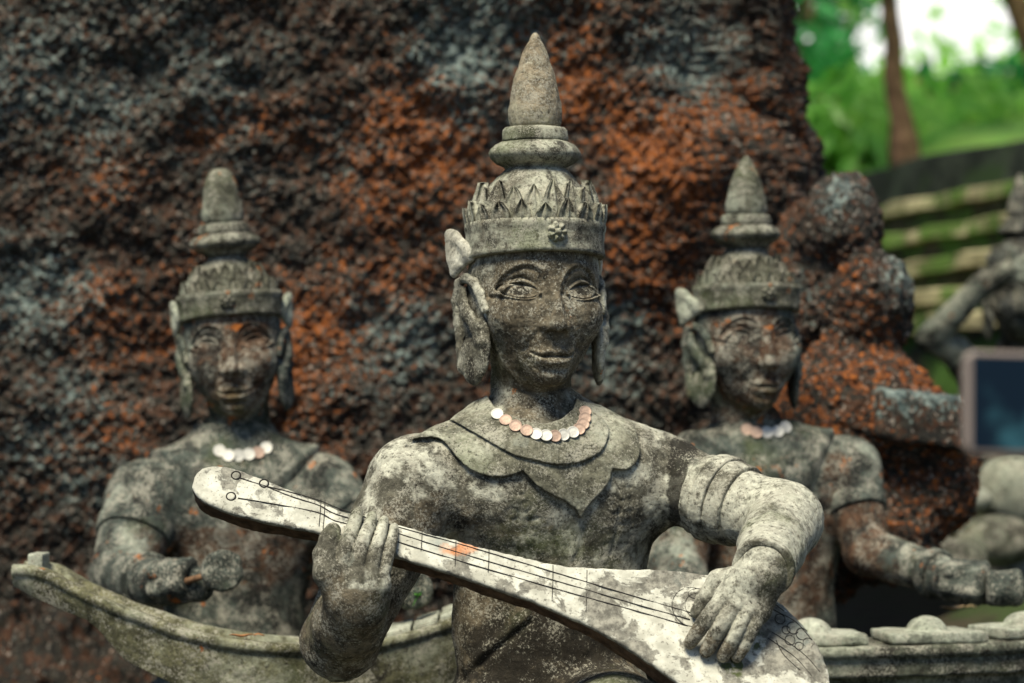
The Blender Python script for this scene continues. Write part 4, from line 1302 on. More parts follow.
def build_left():
    d = 4.2; sc = 0.955
    head = W(233, 345, 4.2)
    yaw = math.radians(4)
    base = W(235, 700, 4.22); base[2] = 0.42
    T = W(235, 530, 4.22)
    LS, RS = W(146, 500, 4.16), W(322, 494, 4.22)
    LE, LW = W(121, 576, 4.06), W(160, 584, 3.86)
    RE, RW = W(392, 572, 4.12), W(376, 592, 3.90)
    nk = W(234, 432, 4.225)
    hand = W(184, 583, 3.80)
    prims = [('e', T, (0.152, 0.10, 0.155), yaw, 0.05), ('e', W(235, 640, 4.22), (0.128, 0.09, 0.16), yaw, 0.05), ('e', W(235, 730, 4.22), (0.17, 0.12, 0.11), yaw, 0.05),
             ('c', [LS, RS], [0.058, 0.058], 0.05), ('c', [nk, nk - np.array([0, 0, 0.07])], [0.056, 0.08], 0.035),
             ('c', [nk - np.array([0, 0, 0.06]), LS], [0.055, 0.055], 0.03), ('c', [nk - np.array([0, 0, 0.06]), RS], [0.055, 0.055], 0.03),
             ('c', [W(160, 735, 4.18), W(80, 755, 3.98), W(240, 775, 3.86)], [0.09, 0.07, 0.05], 0.03), ('c', [W(310, 735, 4.18), W(400, 755, 3.98), W(240, 775, 3.84)], [0.09, 0.07, 0.05], 0.03),
             ('c', [LS, LE], [0.068, 0.052], 0.02), ('c', [LE, LW], [0.052, 0.036], 0.012),
             ('c', [RS, RE], [0.066, 0.050], 0.02), ('c', [RE, RW], [0.050, 0.036], 0.012)]
    prims += fist(hand, (0.75, -0.55, 0.1), (0.1, -0.2, 1)) + fist(W(372, 594, 3.85), (0.6, -0.6, 0), (0.1, -0.2, 1))
    st = [(W(235, 360, 4.12), (0.08, 0.1, 0.12), 0.75), (W(235, 560, 4.1), (0.2, 0.1, 0.06), 0.8), (W(150, 545, 4.1), (0.04, 0.1, 0.06), 0.5)]
    root, b, fn = rear_statue('grey rear statue with a blunt rounded spire, holding a mallet behind the boat-shaped stone trough', 'blunt', head, yaw, base, prims, st, sc, math.radians(-4.5))
    collar_for(root, b, fn, nk - np.array([0, 0.0, 0.045]), yaw, 0.066, 0.150, 0.013, M['back'])
    band_for(root, b, 'armband', LS, LE, 0.055, 0.085, 0.066, 0.055, 0.0055, M['back'])
    band_for(root, b, 'armband', RS, RE, 0.055, 0.085, 0.064, 0.053, 0.0055, M['back'])
    band_for(root, b, 'bracelet', LE, LW, 0.145, 0.163, 0.052, 0.038, 0.006, M['back'])

    def mallet(label, a, e, r):
        m = empty('mallet', e, label, 'mallet', 'mallets of the rear left statue')
        s = MB(); add_tube(s, [a, a * 0.5 + e * 0.5, e], 0.0052, 10)
        s.obj('stick', M['rusty'], m, origin=e)
        ax = (e - a) / np.linalg.norm(e - a)
        def hd(x, y, z):
            s_ = (x - e[0]) * 0.25 + (y - e[1]) * -0.96 + (z - e[2]) * 0.12
            q = np.sqrt(np.maximum((x - e[0]) ** 2 + (y - e[1]) ** 2 + (z - e[2]) ** 2 - s_ ** 2, 0))
            return smax(q - r, np.abs(s_) - 0.017, 0.008) + 0.0022 * fbm(x, y, z, 50, 3, 231)
        hv, hf = nets(hd, e - 0.06, e + 0.06, 0.0025, 0.005)
        MB().add(hv, hf).obj('mallet_head', M['back'], m, origin=e)
    mallet('round grey mallet with a rusty stick, gripped in the fist beside the pale lute headstock', W(176, 584, 3.755), W(222, 571, 3.74), 0.0325)
    mallet('round grey mallet half hidden between the gripping hand and the boat-shaped trough', W(372, 594, 3.78), W(413, 590, 3.74), 0.030)
    return fn, nk


def build_right():
    sc = 0.965
    head = W(746, 338, 4.2)
    yaw = math.radians(17)
    base = W(760, 700, 4.22); base[2] = 0.42
    T = W(766, 525, 4.24)
    LS, RS = W(694, 476, 4.17), W(846, 472, 4.24)
    LE, LW = W(676, 566, 4.08), W(700, 612, 3.92)
    RE, RW = W(868, 552, 4.16), W(945, 577, 4.02)
    nk = W(751, 428, 4.23)
    prims = [('e', T, (0.145, 0.095, 0.15), yaw, 0.05), ('e', W(768, 630, 4.24), (0.125, 0.09, 0.17), yaw, 0.05), ('e', W(768, 730, 4.24), (0.17, 0.12, 0.11), yaw, 0.05),
             ('c', [LS, RS], [0.056, 0.056], 0.05), ('c', [nk, nk - np.array([0, 0, 0.07])], [0.055, 0.08], 0.035),
             ('c', [nk - np.array([0, 0, 0.06]), LS], [0.055, 0.054], 0.03), ('c', [nk - np.array([0, 0, 0.06]), RS], [0.055, 0.054], 0.03),
             ('c', [W(700, 735, 4.18), W(620, 755, 3.98), W(770, 775, 3.86)], [0.09, 0.07, 0.05], 0.03), ('c', [W(840, 735, 4.18), W(900, 745, 3.98), W(770, 775, 3.84)], [0.09, 0.07, 0.05], 0.03),
             ('c', [LS, LE], [0.060, 0.048], 0.02), ('c', [LE, LW], [0.048, 0.034], 0.012),
             ('c', [RS, RE], [0.056, 0.040], 0.02), ('c', [RE, RW], [0.041, 0.034], 0.012)]
    prims += fist(W(968, 583, 3.97), (0.9, -0.4, -0.1), (0.1, -0.2, 1)) + fist(W(706, 622, 3.88), (0.6, -0.6, 0), (0.1, -0.2, 1))
    st = [(W(750, 360, 4.12), (0.08, 0.1, 0.12), 0.7), (W(745, 418, 4.2), (0.07, 0.1, 0.025), 0.8), (W(766, 570, 4.12), (0.2, 0.1, 0.10), 1.0), (W(860, 520, 4.2), (0.05, 0.1, 0.05), 1.0), (W(835, 500, 4.2), (0.03, 0.1, 0.08), 0.9)]
    root, b, fn = rear_statue('rear statue with a short pointed spire, reaching an arm over the row of gongs', 'rear', head, yaw, base, prims, st, sc)
    collar_for(root, b, fn, nk - np.array([-0.008, 0.0, 0.045]), yaw, 0.066, 0.145, 0.013, M['back'])
    band_for(root, b, 'armband', RS, RE, 0.055, 0.085, 0.0545, 0.0435, 0.005, M['back'])
    band_for(root, b, 'bracelet', RE, RW, 0.145, 0.165, 0.041, 0.036, 0.006, M['back'])
    e = W(1004, 588, 3.92); a = W(950, 584, 3.955)
    m = empty('mallet', e, 'grey mallet with a thick rounded head, held above the row of gongs', 'mallet')
    s = MB(); add_tube(s, [a, a * 0.5 + e * 0.5, e], 0.0055, 10)
    s.obj('stick', M['rusty'], m, origin=e)
    def hd(x, y, z):
        return smax(np.sqrt((y - e[1]) ** 2 + (z - e[2]) ** 2) - 0.030, np.abs(x - e[0]) - 0.030, 0.012) + 0.002 * fbm(x, y, z, 50, 3, 233)
    hv, hf = nets(hd, e - 0.06, e + 0.06, 0.0025, 0.005)
    MB().add(hv, hf).obj('mallet_head', M['back'], m, origin=e)
    return fn, nk


M['rusty'] = plain('rusty_brown_rod', (0.16, 0.09, 0.05), 0.8, 0.2, 0, 0.4, 90)
FN_L, NK_L = build_left()
FN_R, NK_R = build_right()


def build_trough():
    """boat-shaped xylophone body: upswept crescent front, trough behind a pale rim"""
    top = smooth_pts([(12, 566), (26, 565.5), (48, 571), (70, 583), (89, 593), (115, 604), (148, 616), (185, 629), (241, 640.5), (300, 645), (345, 644.5), (380, 640), (420, 630), (451, 619), (500, 600), (540, 580)], 8)
    bot = [(9, 586), (40, 602), (85, 621), (96, 630), (122, 660), (167, 684), (220, 712), (300, 724), (380, 716), (440, 700), (500, 670), (540, 640)]
    bx = [q[0] for q in bot]; by = [q[1] for q in bot]
    def dep(px):
        t = (px - 10) / 440.0
        return 3.60 - 0.10 * math.sin(math.pi * min(max(t, 0), 1.1)) + 0.06 * t
    xs = [q[0] for q in top]; ys = [q[1] for q in top]
    X = np.linspace(12, 535, 230)
    rows = []
    for px in X:
        d = dep(px)
        zt = W(px, np.interp(px, xs, ys), d)
        zb = W(px, np.interp(px, bx, by), d)
        t = (px - 12) / 523
        wd = 0.12 + 0.26 * max(0, t - 0.45) ** 1.0
        e = min(1.0, (px - 10) / 40.0 + 0.25)
        h = zt[2] - zb[2]
        n1 = 26
        prof = [(0.035 * (1 - k / n1) + 0.0 , zb[2] + h * k / n1) for k in range(n1 + 1)]
        prof = [(0.012 * (1 - (k / n1)) ** 1.5, zb[2] + (h - 0.016) * k / n1) for k in range(n1 + 1)]
        tp = zt[2]
        prof += [(-0.0045, tp - 0.014), (-0.006, tp - 0.004), (-0.001, tp), (0.010, tp + 0.001), (0.022, tp), (0.028, tp - 0.003), (0.033, tp - 0.014 * e), (0.045, tp - 0.017 * e)]
        n2 = 10
        prof += [(0.05 + (wd - 0.085) * k / n2, tp - 0.017 * e + 0.003 * math.sin(k * 1.3)) for k in range(1, n2)]
        prof += [(wd - 0.035, tp - 0.016 * e), (wd - 0.03, tp - 0.001), (wd - 0.02, tp + 0.001), (wd - 0.004, tp), (wd, tp - 0.006)]
        prof += [(wd - 0.035 * k / 6, tp - 0.006 - (h - 0.012) * k / 6) for k in range(1, 7)]
        rows.append([(zt[0] * (1 + (y_ / d) * 0.0), d + y_, z_) for y_, z_ in prof])
    R = np.array(rows)
    nu, nv = R.shape[:2]
    v = R.reshape(-1, 3)
    n = fbm(v[:, 0], v[:, 1], v[:, 2], 22, 4, 251, 0.6)
    v = v + np.stack([0 * n, -0.0022 * n, 0.0018 * n], -1)
    f = grid_faces(nu, nv)
    f2 = np.stack([np.arange(nu - 1) * nv + nv - 1, (np.arange(nu - 1) + 1) * nv + nv - 1, (np.arange(nu - 1) + 1) * nv, np.arange(nu - 1) * nv], -1)
    base = np.array([W(260, 720, 3.55)[0], 3.58, 0.5])
    root = empty('xylophone_trough', base, 'mossy boat-shaped stone xylophone body with upswept end in front of the blunt-spired statue', 'xylophone')
    mb = MB().add(v, f); mb.f.append(f2)
    mb.f.append(np.arange(nv)[None]); mb.f.append(((nu - 1) * nv + np.arange(nv))[None, ::-1].copy())
    o = mb.obj('trough_body', M['boat'], root, origin=base)
    # pale end block with peg on the upswept end
    c = W(39, 566, dep(30) + 0.05)
    def peg(x, y, z):
        q = smax(np.maximum(np.abs(x - c[0]) - 0.011, np.abs(y - c[1]) - 0.03), np.abs(z - c[2] - 0.004) - 0.016, 0.004)
        return q + 0.001 * fbm(x, y, z, 50, 3, 261)
    pv, pf = nets(peg, c - 0.06, c + 0.06, 0.0022, 0.004)
    MB().add(pv, pf).obj('end_peg', M['railtop'], root, origin=base)
    # flat stone keys lying across the trough towards its right end
    for k, (px0, px1) in enumerate(((385, 410), (412, 437), (439, 463), (465, 490))):
        d = dep((px0 + px1) / 2)
        t = ((px0 + px1) / 2 - 12) / 523
        wd = 0.12 + 0.26 * (t - 0.45)
        a = W(px0, np.interp(px0, xs, ys), d); b = W(px1, np.interp(px1, xs, ys), d)
        def key(x, y, z):
            s = np.clip((x - a[0]) / (b[0] - a[0]), -0.2, 1.2)
            zc = a[2] + (b[2] - a[2]) * s + 0.001
            return smax(np.maximum(np.abs(x - (a[0] + b[0]) / 2) - (b[0] - a[0]) / 2 + 0.0005, np.abs(y - d - wd / 2) - wd / 2 + 0.034), np.abs(z - zc) - 0.007, 0.003) + 0.0012 * fbm(x, y, z, 40, 3, 263 + k)
        m = (a + b) / 2 + np.array([0, wd / 2, 0])
        kv, kf = nets(key, m - np.array([0.04, wd / 2 + 0.01, 0.04]), m + np.array([0.04, wd / 2 + 0.01, 0.04]), 0.0025, 0.004)
        MB().add(kv, kf).obj('key', M['railtop'], root, origin=base)
    return dep, xs, ys


DEP, TXS, TYS = build_trough()


def build_gongs():
    """ring-shaped gong frame curving round the right musician, with bossed stone gongs on top"""
    c = np.array([0.46, 4.30]); R0 = 0.66
    base = np.array([c[0], c[1], 0.45])
    root = empty('gong_circle', base, 'curved dark stone gong frame carrying a row of pale bossed gongs', 'gong frame')
    def zt(th):                       # ledge height, sinking a little to the left
        return 0.655 + 0.010 * np.sin(th)
    th = np.radians(np.linspace(-128, 4, 300))
    prof = [(-0.012, -0.20), (-0.012, -0.058), (-0.010, -0.0495), (0.002, -0.0485), (0.012, -0.047), (0.013, -0.0215), (0.012, -0.018), (0.020, -0.0165), (0.021, -0.003), (0.018, 0.0), (-0.06, 0.001), (-0.12, 0.0), (-0.125, -0.01), (-0.125, -0.20)]
    pr = []
    for a, b in zip(prof[:-1], prof[1:]):
        k = max(1, int(math.hypot(b[0] - a[0], b[1] - a[1]) / 0.005))
        pr += [(a[0] + (b[0] - a[0]) * i / k, a[1] + (b[1] - a[1]) * i / k) for i in range(k)]
    pr = np.array(pr + [prof[-1]])
    r = R0 + pr[None, :, 0]; z = zt(th)[:, None] + pr[None, :, 1]
    x = c[0] + r * np.cos(th)[:, None]; y = c[1] + r * np.sin(th)[:, None]
    v = np.stack([x, y, z + 0 * x], -1).reshape(-1, 3)
    n = fbm(v[:, 0], v[:, 1], v[:, 2], 30, 4, 271, 0.6)
    v += np.stack([0 * n, 0.0012 * n, 0.0014 * n], -1)
    nv = len(pr)
    mb = MB().add(v, grid_faces(len(th), nv))
    mb.f.append(np.arange(nv)[None, ::-1].copy()); mb.f.append(((len(th) - 1) * nv + np.arange(nv))[None].copy())
    mb.obj('frame', M['rail'], root, origin=base)
    for i, a0 in enumerate((-124, -107.5, -90.5, -73.5, -56.5, -39.5, -22.5, -6)):
        a = math.radians(a0)
        w = math.radians(7.0)
        m = c + (R0 - 0.042) * np.array([math.cos(a), math.sin(a)])
        bz = zt(a) + 0.0145

        def gong(x, y, z):
            rr = np.hypot(x - c[0], y - c[1]); ang = np.arctan2(y - c[1], x - c[0])
            da = (ang - a + math.pi) % (2 * math.pi) - math.pi
            pad = smax(np.maximum(np.abs(da) * R0 - w * R0, np.abs(rr - R0 + 0.042) - 0.052), np.abs(z - bz + 0.0055) - 0.0085, 0.003)
            boss = ell(x - m[0], y - m[1], z - bz, (0.032, 0.032, 0.0245))
            return smin(pad, boss, 0.002) + 0.0011 * fbm(x, y, z, 45, 3, 281 + i)
        mm = np.array([m[0], m[1], bz])
        gv, gf = nets(gong, mm - np.array([0.13, 0.13, 0.03]), mm + np.array([0.13, 0.13, 0.04]), 0.0032, 0.005)
        MB().add(gv, gf).obj('gong', M['railtop'], root, origin=base)


build_gongs()

# ------------------------------------------------------------------ the sunny bank, terraces and trees beyond the boulder
TU = np.array([0.30, -0.954, 0.0])           # the terraces run this way, towards the eye
TN = np.array([0.954, 0.30, 0.0])            # and climb this way


def terrace(name, p, length, depth, height, mat, parent, origin, seed, back=9.0):
    """a long stone tread: front-top edge through p"""
    n1 = 60
    prof = []
    for k in range(9): prof.append((0.0, -height + height * k / 8))
    prof += [(0.012, 0.006), (0.05, 0.010), (depth * 0.5, 0.008), (depth, 0.006), (depth, -height)]
    prof = np.array(prof)
    rows = []
    for s in np.linspace(-back, length, n1):
        q = p + TU * s
        rows.append(q[None] + prof[:, :1] * TN[None] + prof[:, 1:2] * np.array([[0, 0, 1.0]]))
    v = np.array(rows).reshape(-1, 3)
    n = fbm(v[:, 0], v[:, 1], v[:, 2], 5, 4, seed)
    v = v + n[:, None] * np.array([[-0.02, -0.01, 0.012]])
    nv = len(prof)
    mb = MB().add(v, grid_faces(n1, nv))
    f2 = np.stack([np.arange(n1 - 1) * nv + nv - 1, (np.arange(n1 - 1) + 1) * nv + nv - 1, (np.arange(n1 - 1) + 1) * nv, np.arange(n1 - 1) * nv], -1)
    mb.f.append(f2); mb.f.append(np.arange(nv)[None, ::-1].copy()); mb.f.append(((n1 - 1) * nv + np.arange(nv))[None].copy())
    return mb.obj(name, mat, parent, origin=origin, smooth=False)


def build_backdrop():
    t = NT('sunny_grass')
    c = t.mix(t.ramp(t.noise(0.9, 6, 0.65), 0.4, 0.6), (0.10, 0.30, 0.05), (0.32, 0.56, 0.12))
    c = t.mix(t.ramp(t.noise(7, 6, 0.65, 0, (3, 1, 2)), 0.4, 0.7), c, (0.3, 0.42, 0.1))
    grass = t.done(c, 0.9, t.bump(t.noise(40, 5, 0.7), 0.6, 0.03), 0.15)
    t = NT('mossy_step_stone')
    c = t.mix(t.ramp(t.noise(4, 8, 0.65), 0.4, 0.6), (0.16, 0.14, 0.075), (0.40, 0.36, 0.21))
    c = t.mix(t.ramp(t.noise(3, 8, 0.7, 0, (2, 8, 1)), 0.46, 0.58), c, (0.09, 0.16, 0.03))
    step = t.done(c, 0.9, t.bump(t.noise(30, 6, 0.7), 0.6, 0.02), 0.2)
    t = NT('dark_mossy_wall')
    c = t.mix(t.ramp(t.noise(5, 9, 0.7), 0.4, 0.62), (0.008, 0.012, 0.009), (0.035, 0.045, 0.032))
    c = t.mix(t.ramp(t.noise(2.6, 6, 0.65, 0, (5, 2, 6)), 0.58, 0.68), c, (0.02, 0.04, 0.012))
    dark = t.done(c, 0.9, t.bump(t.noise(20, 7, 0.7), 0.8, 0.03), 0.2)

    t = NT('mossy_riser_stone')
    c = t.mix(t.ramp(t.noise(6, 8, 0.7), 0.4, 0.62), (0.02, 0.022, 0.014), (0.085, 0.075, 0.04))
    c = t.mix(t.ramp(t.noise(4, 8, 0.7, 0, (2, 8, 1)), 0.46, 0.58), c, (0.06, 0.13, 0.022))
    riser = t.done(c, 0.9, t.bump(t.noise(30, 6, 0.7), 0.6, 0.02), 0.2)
    # grassy bank above the wall
    us = np.linspace(-3, 3, 40); ws = np.concatenate([np.linspace(0, 10, 30, endpoint=False), np.linspace(10, 60, 26)])
    p0 = W(900, 165, 10.3)
    S, K = np.meshgrid(np.linspace(-45, 8, 70), ws, indexing='ij')
    z = p0[2] - 0.03 + 0.13 * np.clip(K, 0, 6) + 0.03 * np.clip(K - 6, 0, 40) + (0.15 * np.clip(-S, 0, 4.5) + 0.03 * np.clip(-S - 4.5, 0, 40)) * np.clip(K / 1.2, 0, 1)
    X = p0[0] + TU[0] * S + TN[0] * (K + 0.06); Y = p0[1] + TU[1] * S + TN[1] * (K + 0.06)
    z = z + 0.10 * fbm(X.ravel(), Y.ravel(), 0 * X.ravel(), 0.7, 3, 301).reshape(X.shape)
    o = MB().add(np.stack([X, Y, z], -1), grid_faces(*X.shape)).obj('hillside', grass)
    tag(o, kind='structure')
    # dark retaining wall, its top climbing towards the right of the picture
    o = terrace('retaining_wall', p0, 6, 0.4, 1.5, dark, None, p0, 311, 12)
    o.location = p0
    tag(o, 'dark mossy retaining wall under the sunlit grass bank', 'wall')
    root = empty('stone_steps', W(900, 330, 7.8) * np.array([1, 1, 0]) + np.array([0, 0, 0.9]), 'mossy green stone terrace steps below the dark retaining wall', 'steps')
    ob = np.array(root.location)
    for k, (py, d) in enumerate(((210, 9.95), (241, 9.45), (272, 8.9), (301, 8.35), (329, 7.8))):
        q = W(905, py, d)
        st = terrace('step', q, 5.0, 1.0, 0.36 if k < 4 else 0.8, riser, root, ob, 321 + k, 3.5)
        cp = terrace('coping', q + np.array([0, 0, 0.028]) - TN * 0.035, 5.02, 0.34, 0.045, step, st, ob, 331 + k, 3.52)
    return grass


def leaf_mat(name, c1, c2, tr=0.5):
    t = NT(name)
    c = t.mix(t.ramp(t.noise(2.2, 4, 0.6), 0.35, 0.65), c1, c2)
    t.done(c, 0.38, None, 0.5)
    tl_ = t.n('ShaderNodeBsdfTranslucent'); t.l(c, tl_.inputs[0])
    mx = t.n('ShaderNodeMixShader'); mx.inputs[0].default_value = tr
    t.l(t.p.outputs[0], mx.inputs[1]); t.l(tl_.outputs[0], mx.inputs[2])
    t.l(mx.outputs[0], t.out.inputs[0])
    return t.m


def leaves(mb, centers, n, spread, size, rg):
    C = np.array(centers)
    i = rg.integers(0, len(C), n)
    p = C[i] + rg.normal(0, 1, (n, 3)) * np.array(spread)
    a = rg.normal(0, 1, (n, 3)); a /= np.linalg.norm(a, axis=1)[:, None]
    b = np.cross(a, rg.normal(0, 1, (n, 3))); b /= np.linalg.norm(b, axis=1)[:, None]
    s = size * rg.uniform(0.6, 1.3, (n, 1))
    w = np.cross(a, b)
    V = np.stack([p - a * s, p + b * s * 0.38 - w * s * 0.1, p + a * s, p - b * s * 0.38 - w * s * 0.1], 1).reshape(-1, 3)
    mb.add(V, np.arange(n * 4).reshape(n, 4))


BARK = None


def tree(label, foot, top, r0, crown, n, size, spread, mat, seed, limbs=6, group='trees on the grass bank'):
    rg = np.random.default_rng(seed)
    foot, top = np.array(foot), np.array(top)
    root = empty('tree', foot, label, 'tree', group)
    m = MB()
    k = 14
    t = np.linspace(0, 1, k)[:, None]
    P = foot + (top - foot) * t + np.cumsum(rg.normal(0, 0.010, (k, 3)), 0) * np.array([1, 1, 0])
    P[0] = foot - np.array([0, 0, 0.3])
    add_tube(m, P, r0 * (1 - 0.6 * t[:, 0]) * np.where(t[:, 0] < 0.08, 1.35, 1.0), 12)
    m.obj('trunk', BARK, root, origin=foot)
    br = MB()
    for i in range(limbs):
        c = np.array(crown[rg.integers(len(crown))])
        a = P[int(k * rg.uniform(0.5, 0.95))]
        mid = a * 0.5 + c * 0.5 + np.array([0, 0, 0.2])
        add_tube(br, [a, a * 0.6 + mid * 0.4, mid, c * 0.7 + mid * 0.3, c], [r0 * 0.4, r0 * 0.34, r0 * 0.26, r0 * 0.16, r0 * 0.06], 7)
    br.obj('limbs', BARK, root, origin=foot)
    lf = MB()
    leaves(lf, crown, n, spread, size, rg)
    lf.obj('crown', mat, root, origin=foot, smooth=False)


def build_trees():
    global BARK
    t = NT('brown_bark')
    c = t.mix(t.ramp(t.noise(14, 8, 0.7), 0.35, 0.65), (0.06, 0.035, 0.02), (0.2, 0.12, 0.07))
    BARK = t.done(c, 0.9, t.bump(t.noise(30, 6, 0.7), 0.8, 0.02), 0.15)
    deep = leaf_mat('deep_green_leaf', (0.02, 0.16, 0.035), (0.05, 0.30, 0.08))
    light = leaf_mat('light_green_leaf', (0.20, 0.50, 0.07), (0.42, 0.68, 0.17))
    rg = np.random.default_rng(5)
    P = lambda px, py, d: W(px, py, d)
    # slim brown tree standing in the gap
    tree('slim brown tree leaning left, alone in the gap beside the boulder', P(909, 168, 10.9), P(862, -160, 10.9), 0.055,
         [P(850, -150, 10.9), P(910, -190, 11.2), P(790, -120, 11)], 1400, 0.075, (0.35, 0.4, 0.22), light, 41, 5)
    tree('tree at the right edge leaning out of the picture', P(1060, 120, 11.5), P(975, -110, 11.8), 0.085,
         [P(960, -170, 12), P(1040, -150, 12)], 1200, 0.075, (0.4, 0.4, 0.22), light, 43, 5)
    # deep green tree whose boughs hang beside the boulder
    tree('deep green tree whose boughs hang beside the top of the boulder', P(760, 120, 16.5), P(770, -120, 16.5), 0.12,
         [P(815, 38, 16), P(838, 20, 16.2), P(826, 62, 15.8), P(800, -10, 16.2), P(850, -14, 16.0), P(812, 85, 16)], 620, 0.085, (0.13, 0.3, 0.11), deep, 47, 7)
    # bushes and trees along the crest
    k = 0
    for lab, px, py, d, n, sp, mt in (('low bright bush on the crest, left of the slim tree', 838, 140, 12.5, 600, (0.13, 0.3, 0.09), light), ('wide bright bush on the crest behind the slim tree', 884, 112, 16, 450, (0.16, 0.3, 0.09), light),
                                      ('bright bush on the crest, right of the slim tree', 945, 128, 13.5, 700, (0.17, 0.3, 0.08), light), ('deep green bush on the crest near the right edge', 1000, 108, 14, 600, (0.18, 0.3, 0.09), deep),
                                      ('feathery light green tree high on the crest behind the slim tree', 925, 80, 24, 260, (0.6, 0.8, 0.25), light), ('feathery tree at the upper right behind the leaning tree', 1035, 75, 24, 260, (0.35, 0.8, 0.4), light)):
        k += 1
        c = P(px, py, d)
        tree(lab, c - np.array([0, 0, 0.35 if py > 80 else 1.3]), c + np.array([0, 0, 0.2]), 0.05, [c, c + np.array([0.2, 0, 0.08]), c + np.array([-0.25, 0, 0.02])], int(n * 0.6), 0.125, sp, mt, 50 + k, 4)


build_backdrop()
build_trees()


def pl3(p, a, b):
    t = np.clip(((p - a) @ (b - a)) / ((b - a) @ (b - a)), 0, 1)[:, None]
    return np.linalg.norm(p - a - t * (b - a), axis=1)


def build_far_statue():
    d = 5.9
    head = W(1020, 297, d)
    base = W(1030, 560, d + 0.03); base[2] = 0.45
    sh, el, wr, hd = W(1004, 372, d + 0.02), W(930, 338, d - 0.05), W(980, 287, d - 0.12), W(1012, 268, d - 0.16)
    nk = W(1019, 350, d + 0.03)
    RS = W(1090, 405, d)
    prims = [('e', W(1030, 470, d + 0.03), (0.145, 0.1, 0.17), 0, 0.05), ('e', W(1030, 600, d + 0.03), (0.15, 0.11, 0.2), 0, 0.05),
             ('c', [nk, nk - np.array([0, 0, 0.08])], [0.056, 0.08], 0.035), ('c', [W(985, 405, d), RS], [0.058, 0.058], 0.05),
             ('c', [W(980, 380, d), W(955, 352, d - 0.02), el], [0.050, 0.038, 0.033], 0.02), ('c', [el, wr], [0.034, 0.029], 0.01),
             ('c', [RS, W(1130, 480, d)], [0.06, 0.045], 0.02), ('c', [W(1130, 480, d), W(1080, 520, d - 0.15)], [0.045, 0.035], 0.02)]
    prims += [('c', [wr, hd], [0.030, 0.024], 0.01)]
    for k in range(4):
        prims.append(('c', [hd + np.array([0, -0.004, 0.012 - 0.010 * k]), hd + np.array([0.035, -0.01, 0.018 - 0.016 * k]), hd + np.array([0.072, -0.012, 0.008 - 0.017 * k])], [0.0115, 0.0105, 0.008], 0.003))
    prims.append(('c', [hd, hd + np.array([-0.005, -0.02, 0.04])], [0.012, 0.009], 0.004))
    far = rear_statue('distant dark statue at the right edge with a pale arm bent up to its crown', 'front2', head, math.radians(-8), base, prims, [(W(1040, 440, d), (0.12, 0.2, 0.12), 0.9)], 0.84, 0.0, False)
    ob = [c for c in far[0].children if c.name.startswith('body')][0]
    ob.data.materials.append(M['fardark'])
    co = np.array([q.co for q in ob.data.vertices]) + far[1]
    dark = (np.linalg.norm(co - head, axis=1) < 0.17) & (pl3(co, el, wr) > 0.05) & (pl3(co, wr, hd) > 0.05)
    for p in ob.data.polygons:
        if dark[p.vertices[0]]:
            p.material_index = 1
    set_stain(ob, np.array([q.co for q in ob.data.vertices]) + far[1], [(el * 0.5 + wr * 0.5, (0.09, 0.12, 0.07), 1.0), (hd, (0.06, 0.1, 0.05), 1.0), (W(955, 345, d), (0.07, 0.1, 0.05), 0.9)], 'lichen')


M['fardark'] = stone('dark_far_statue_stone', base=(0.05, 0.055, 0.055), pale=(0.2, 0.22, 0.2), pale_at=0.58, dark_at=0.5, orange=0.9, seed=61.0, sc=0.7, stain=False)
PARTS['front2'] = {}
for k_, me_ in PARTS['front'].items():
    PARTS['front2'][k_] = me_.copy()
    PARTS['front2'][k_].materials[0] = M['fardark']
build_far_statue()

# ------------------------------------------------------------------ coins, leaves, stones, phone
from mathutils.bvhtree import BVHTree


def bvh_of(names_root):
    bpy.context.view_layer.update()
    vs, fs, n = [], [], 0
    for o in names_root.children:
        if o.name.split('.')[0] in ('ring_collar', 'body', 'scalloped_cape'):
            mw = np.array(o.matrix_world)
            co = np.empty(len(o.data.vertices) * 3, f32); o.data.vertices.foreach_get('co', co)
            co = co.reshape(-1, 3) @ mw[:3, :3].T + mw[:3, 3]
            vs.append(co)
            fs += [[i + n for i in p.vertices] for p in o.data.polygons]
            n += len(co)
    return BVHTree.FromPolygons([Vector(q) for q in np.concatenate(vs).astype(float)], fs)


def coin_mesh(name, mat, r):
    v, f = lathe([(0, -0.0010), (r * 0.97, -0.0010), (r, -0.0007), (r, 0.0007), (r * 0.97, 0.0010), (r * 0.90, 0.0010), (r * 0.86, 0.0008), (r * 0.5, 0.0008), (r * 0.3, 0.0009), (0, 0.0009)], seg=32, step=0.002)
    return MB().add(v, f).mesh(name, mat)


def ray_hit(bv, px, py):
    d = Vector(W(px, py, 1.0) - EYE).normalized()
    return bv.ray_cast(Vector(EYE), d)


def lay_coins(root, spots, r, tilt, group):
    bv = bvh_of(root)
    ms = {'s': coin_mesh('silver_coin', M['silver'], r), 'c': coin_mesh('copper_coin', M['copper'], r)}
    for px, py, kind, lab in spots:
        hit, nor, _, _ = ray_hit(bv, px, py)
        if hit is None:
            continue
        nn = (nor + Vector((0, -tilt, 0.0)) + Vector((RNG.uniform(-.2, .2), 0, RNG.uniform(-.12, .2)))).normalized()
        o = bpy.data.objects.new('coin', ms[kind])
        COL.objects.link(o)
        o.location = hit + nn * 0.0035
        o.rotation_mode = 'QUATERNION'
        o.rotation_quaternion = nn.to_track_quat('Z', 'Y')
        o.rotation_mode = 'XYZ'
        tag(o, lab, 'coin', group)


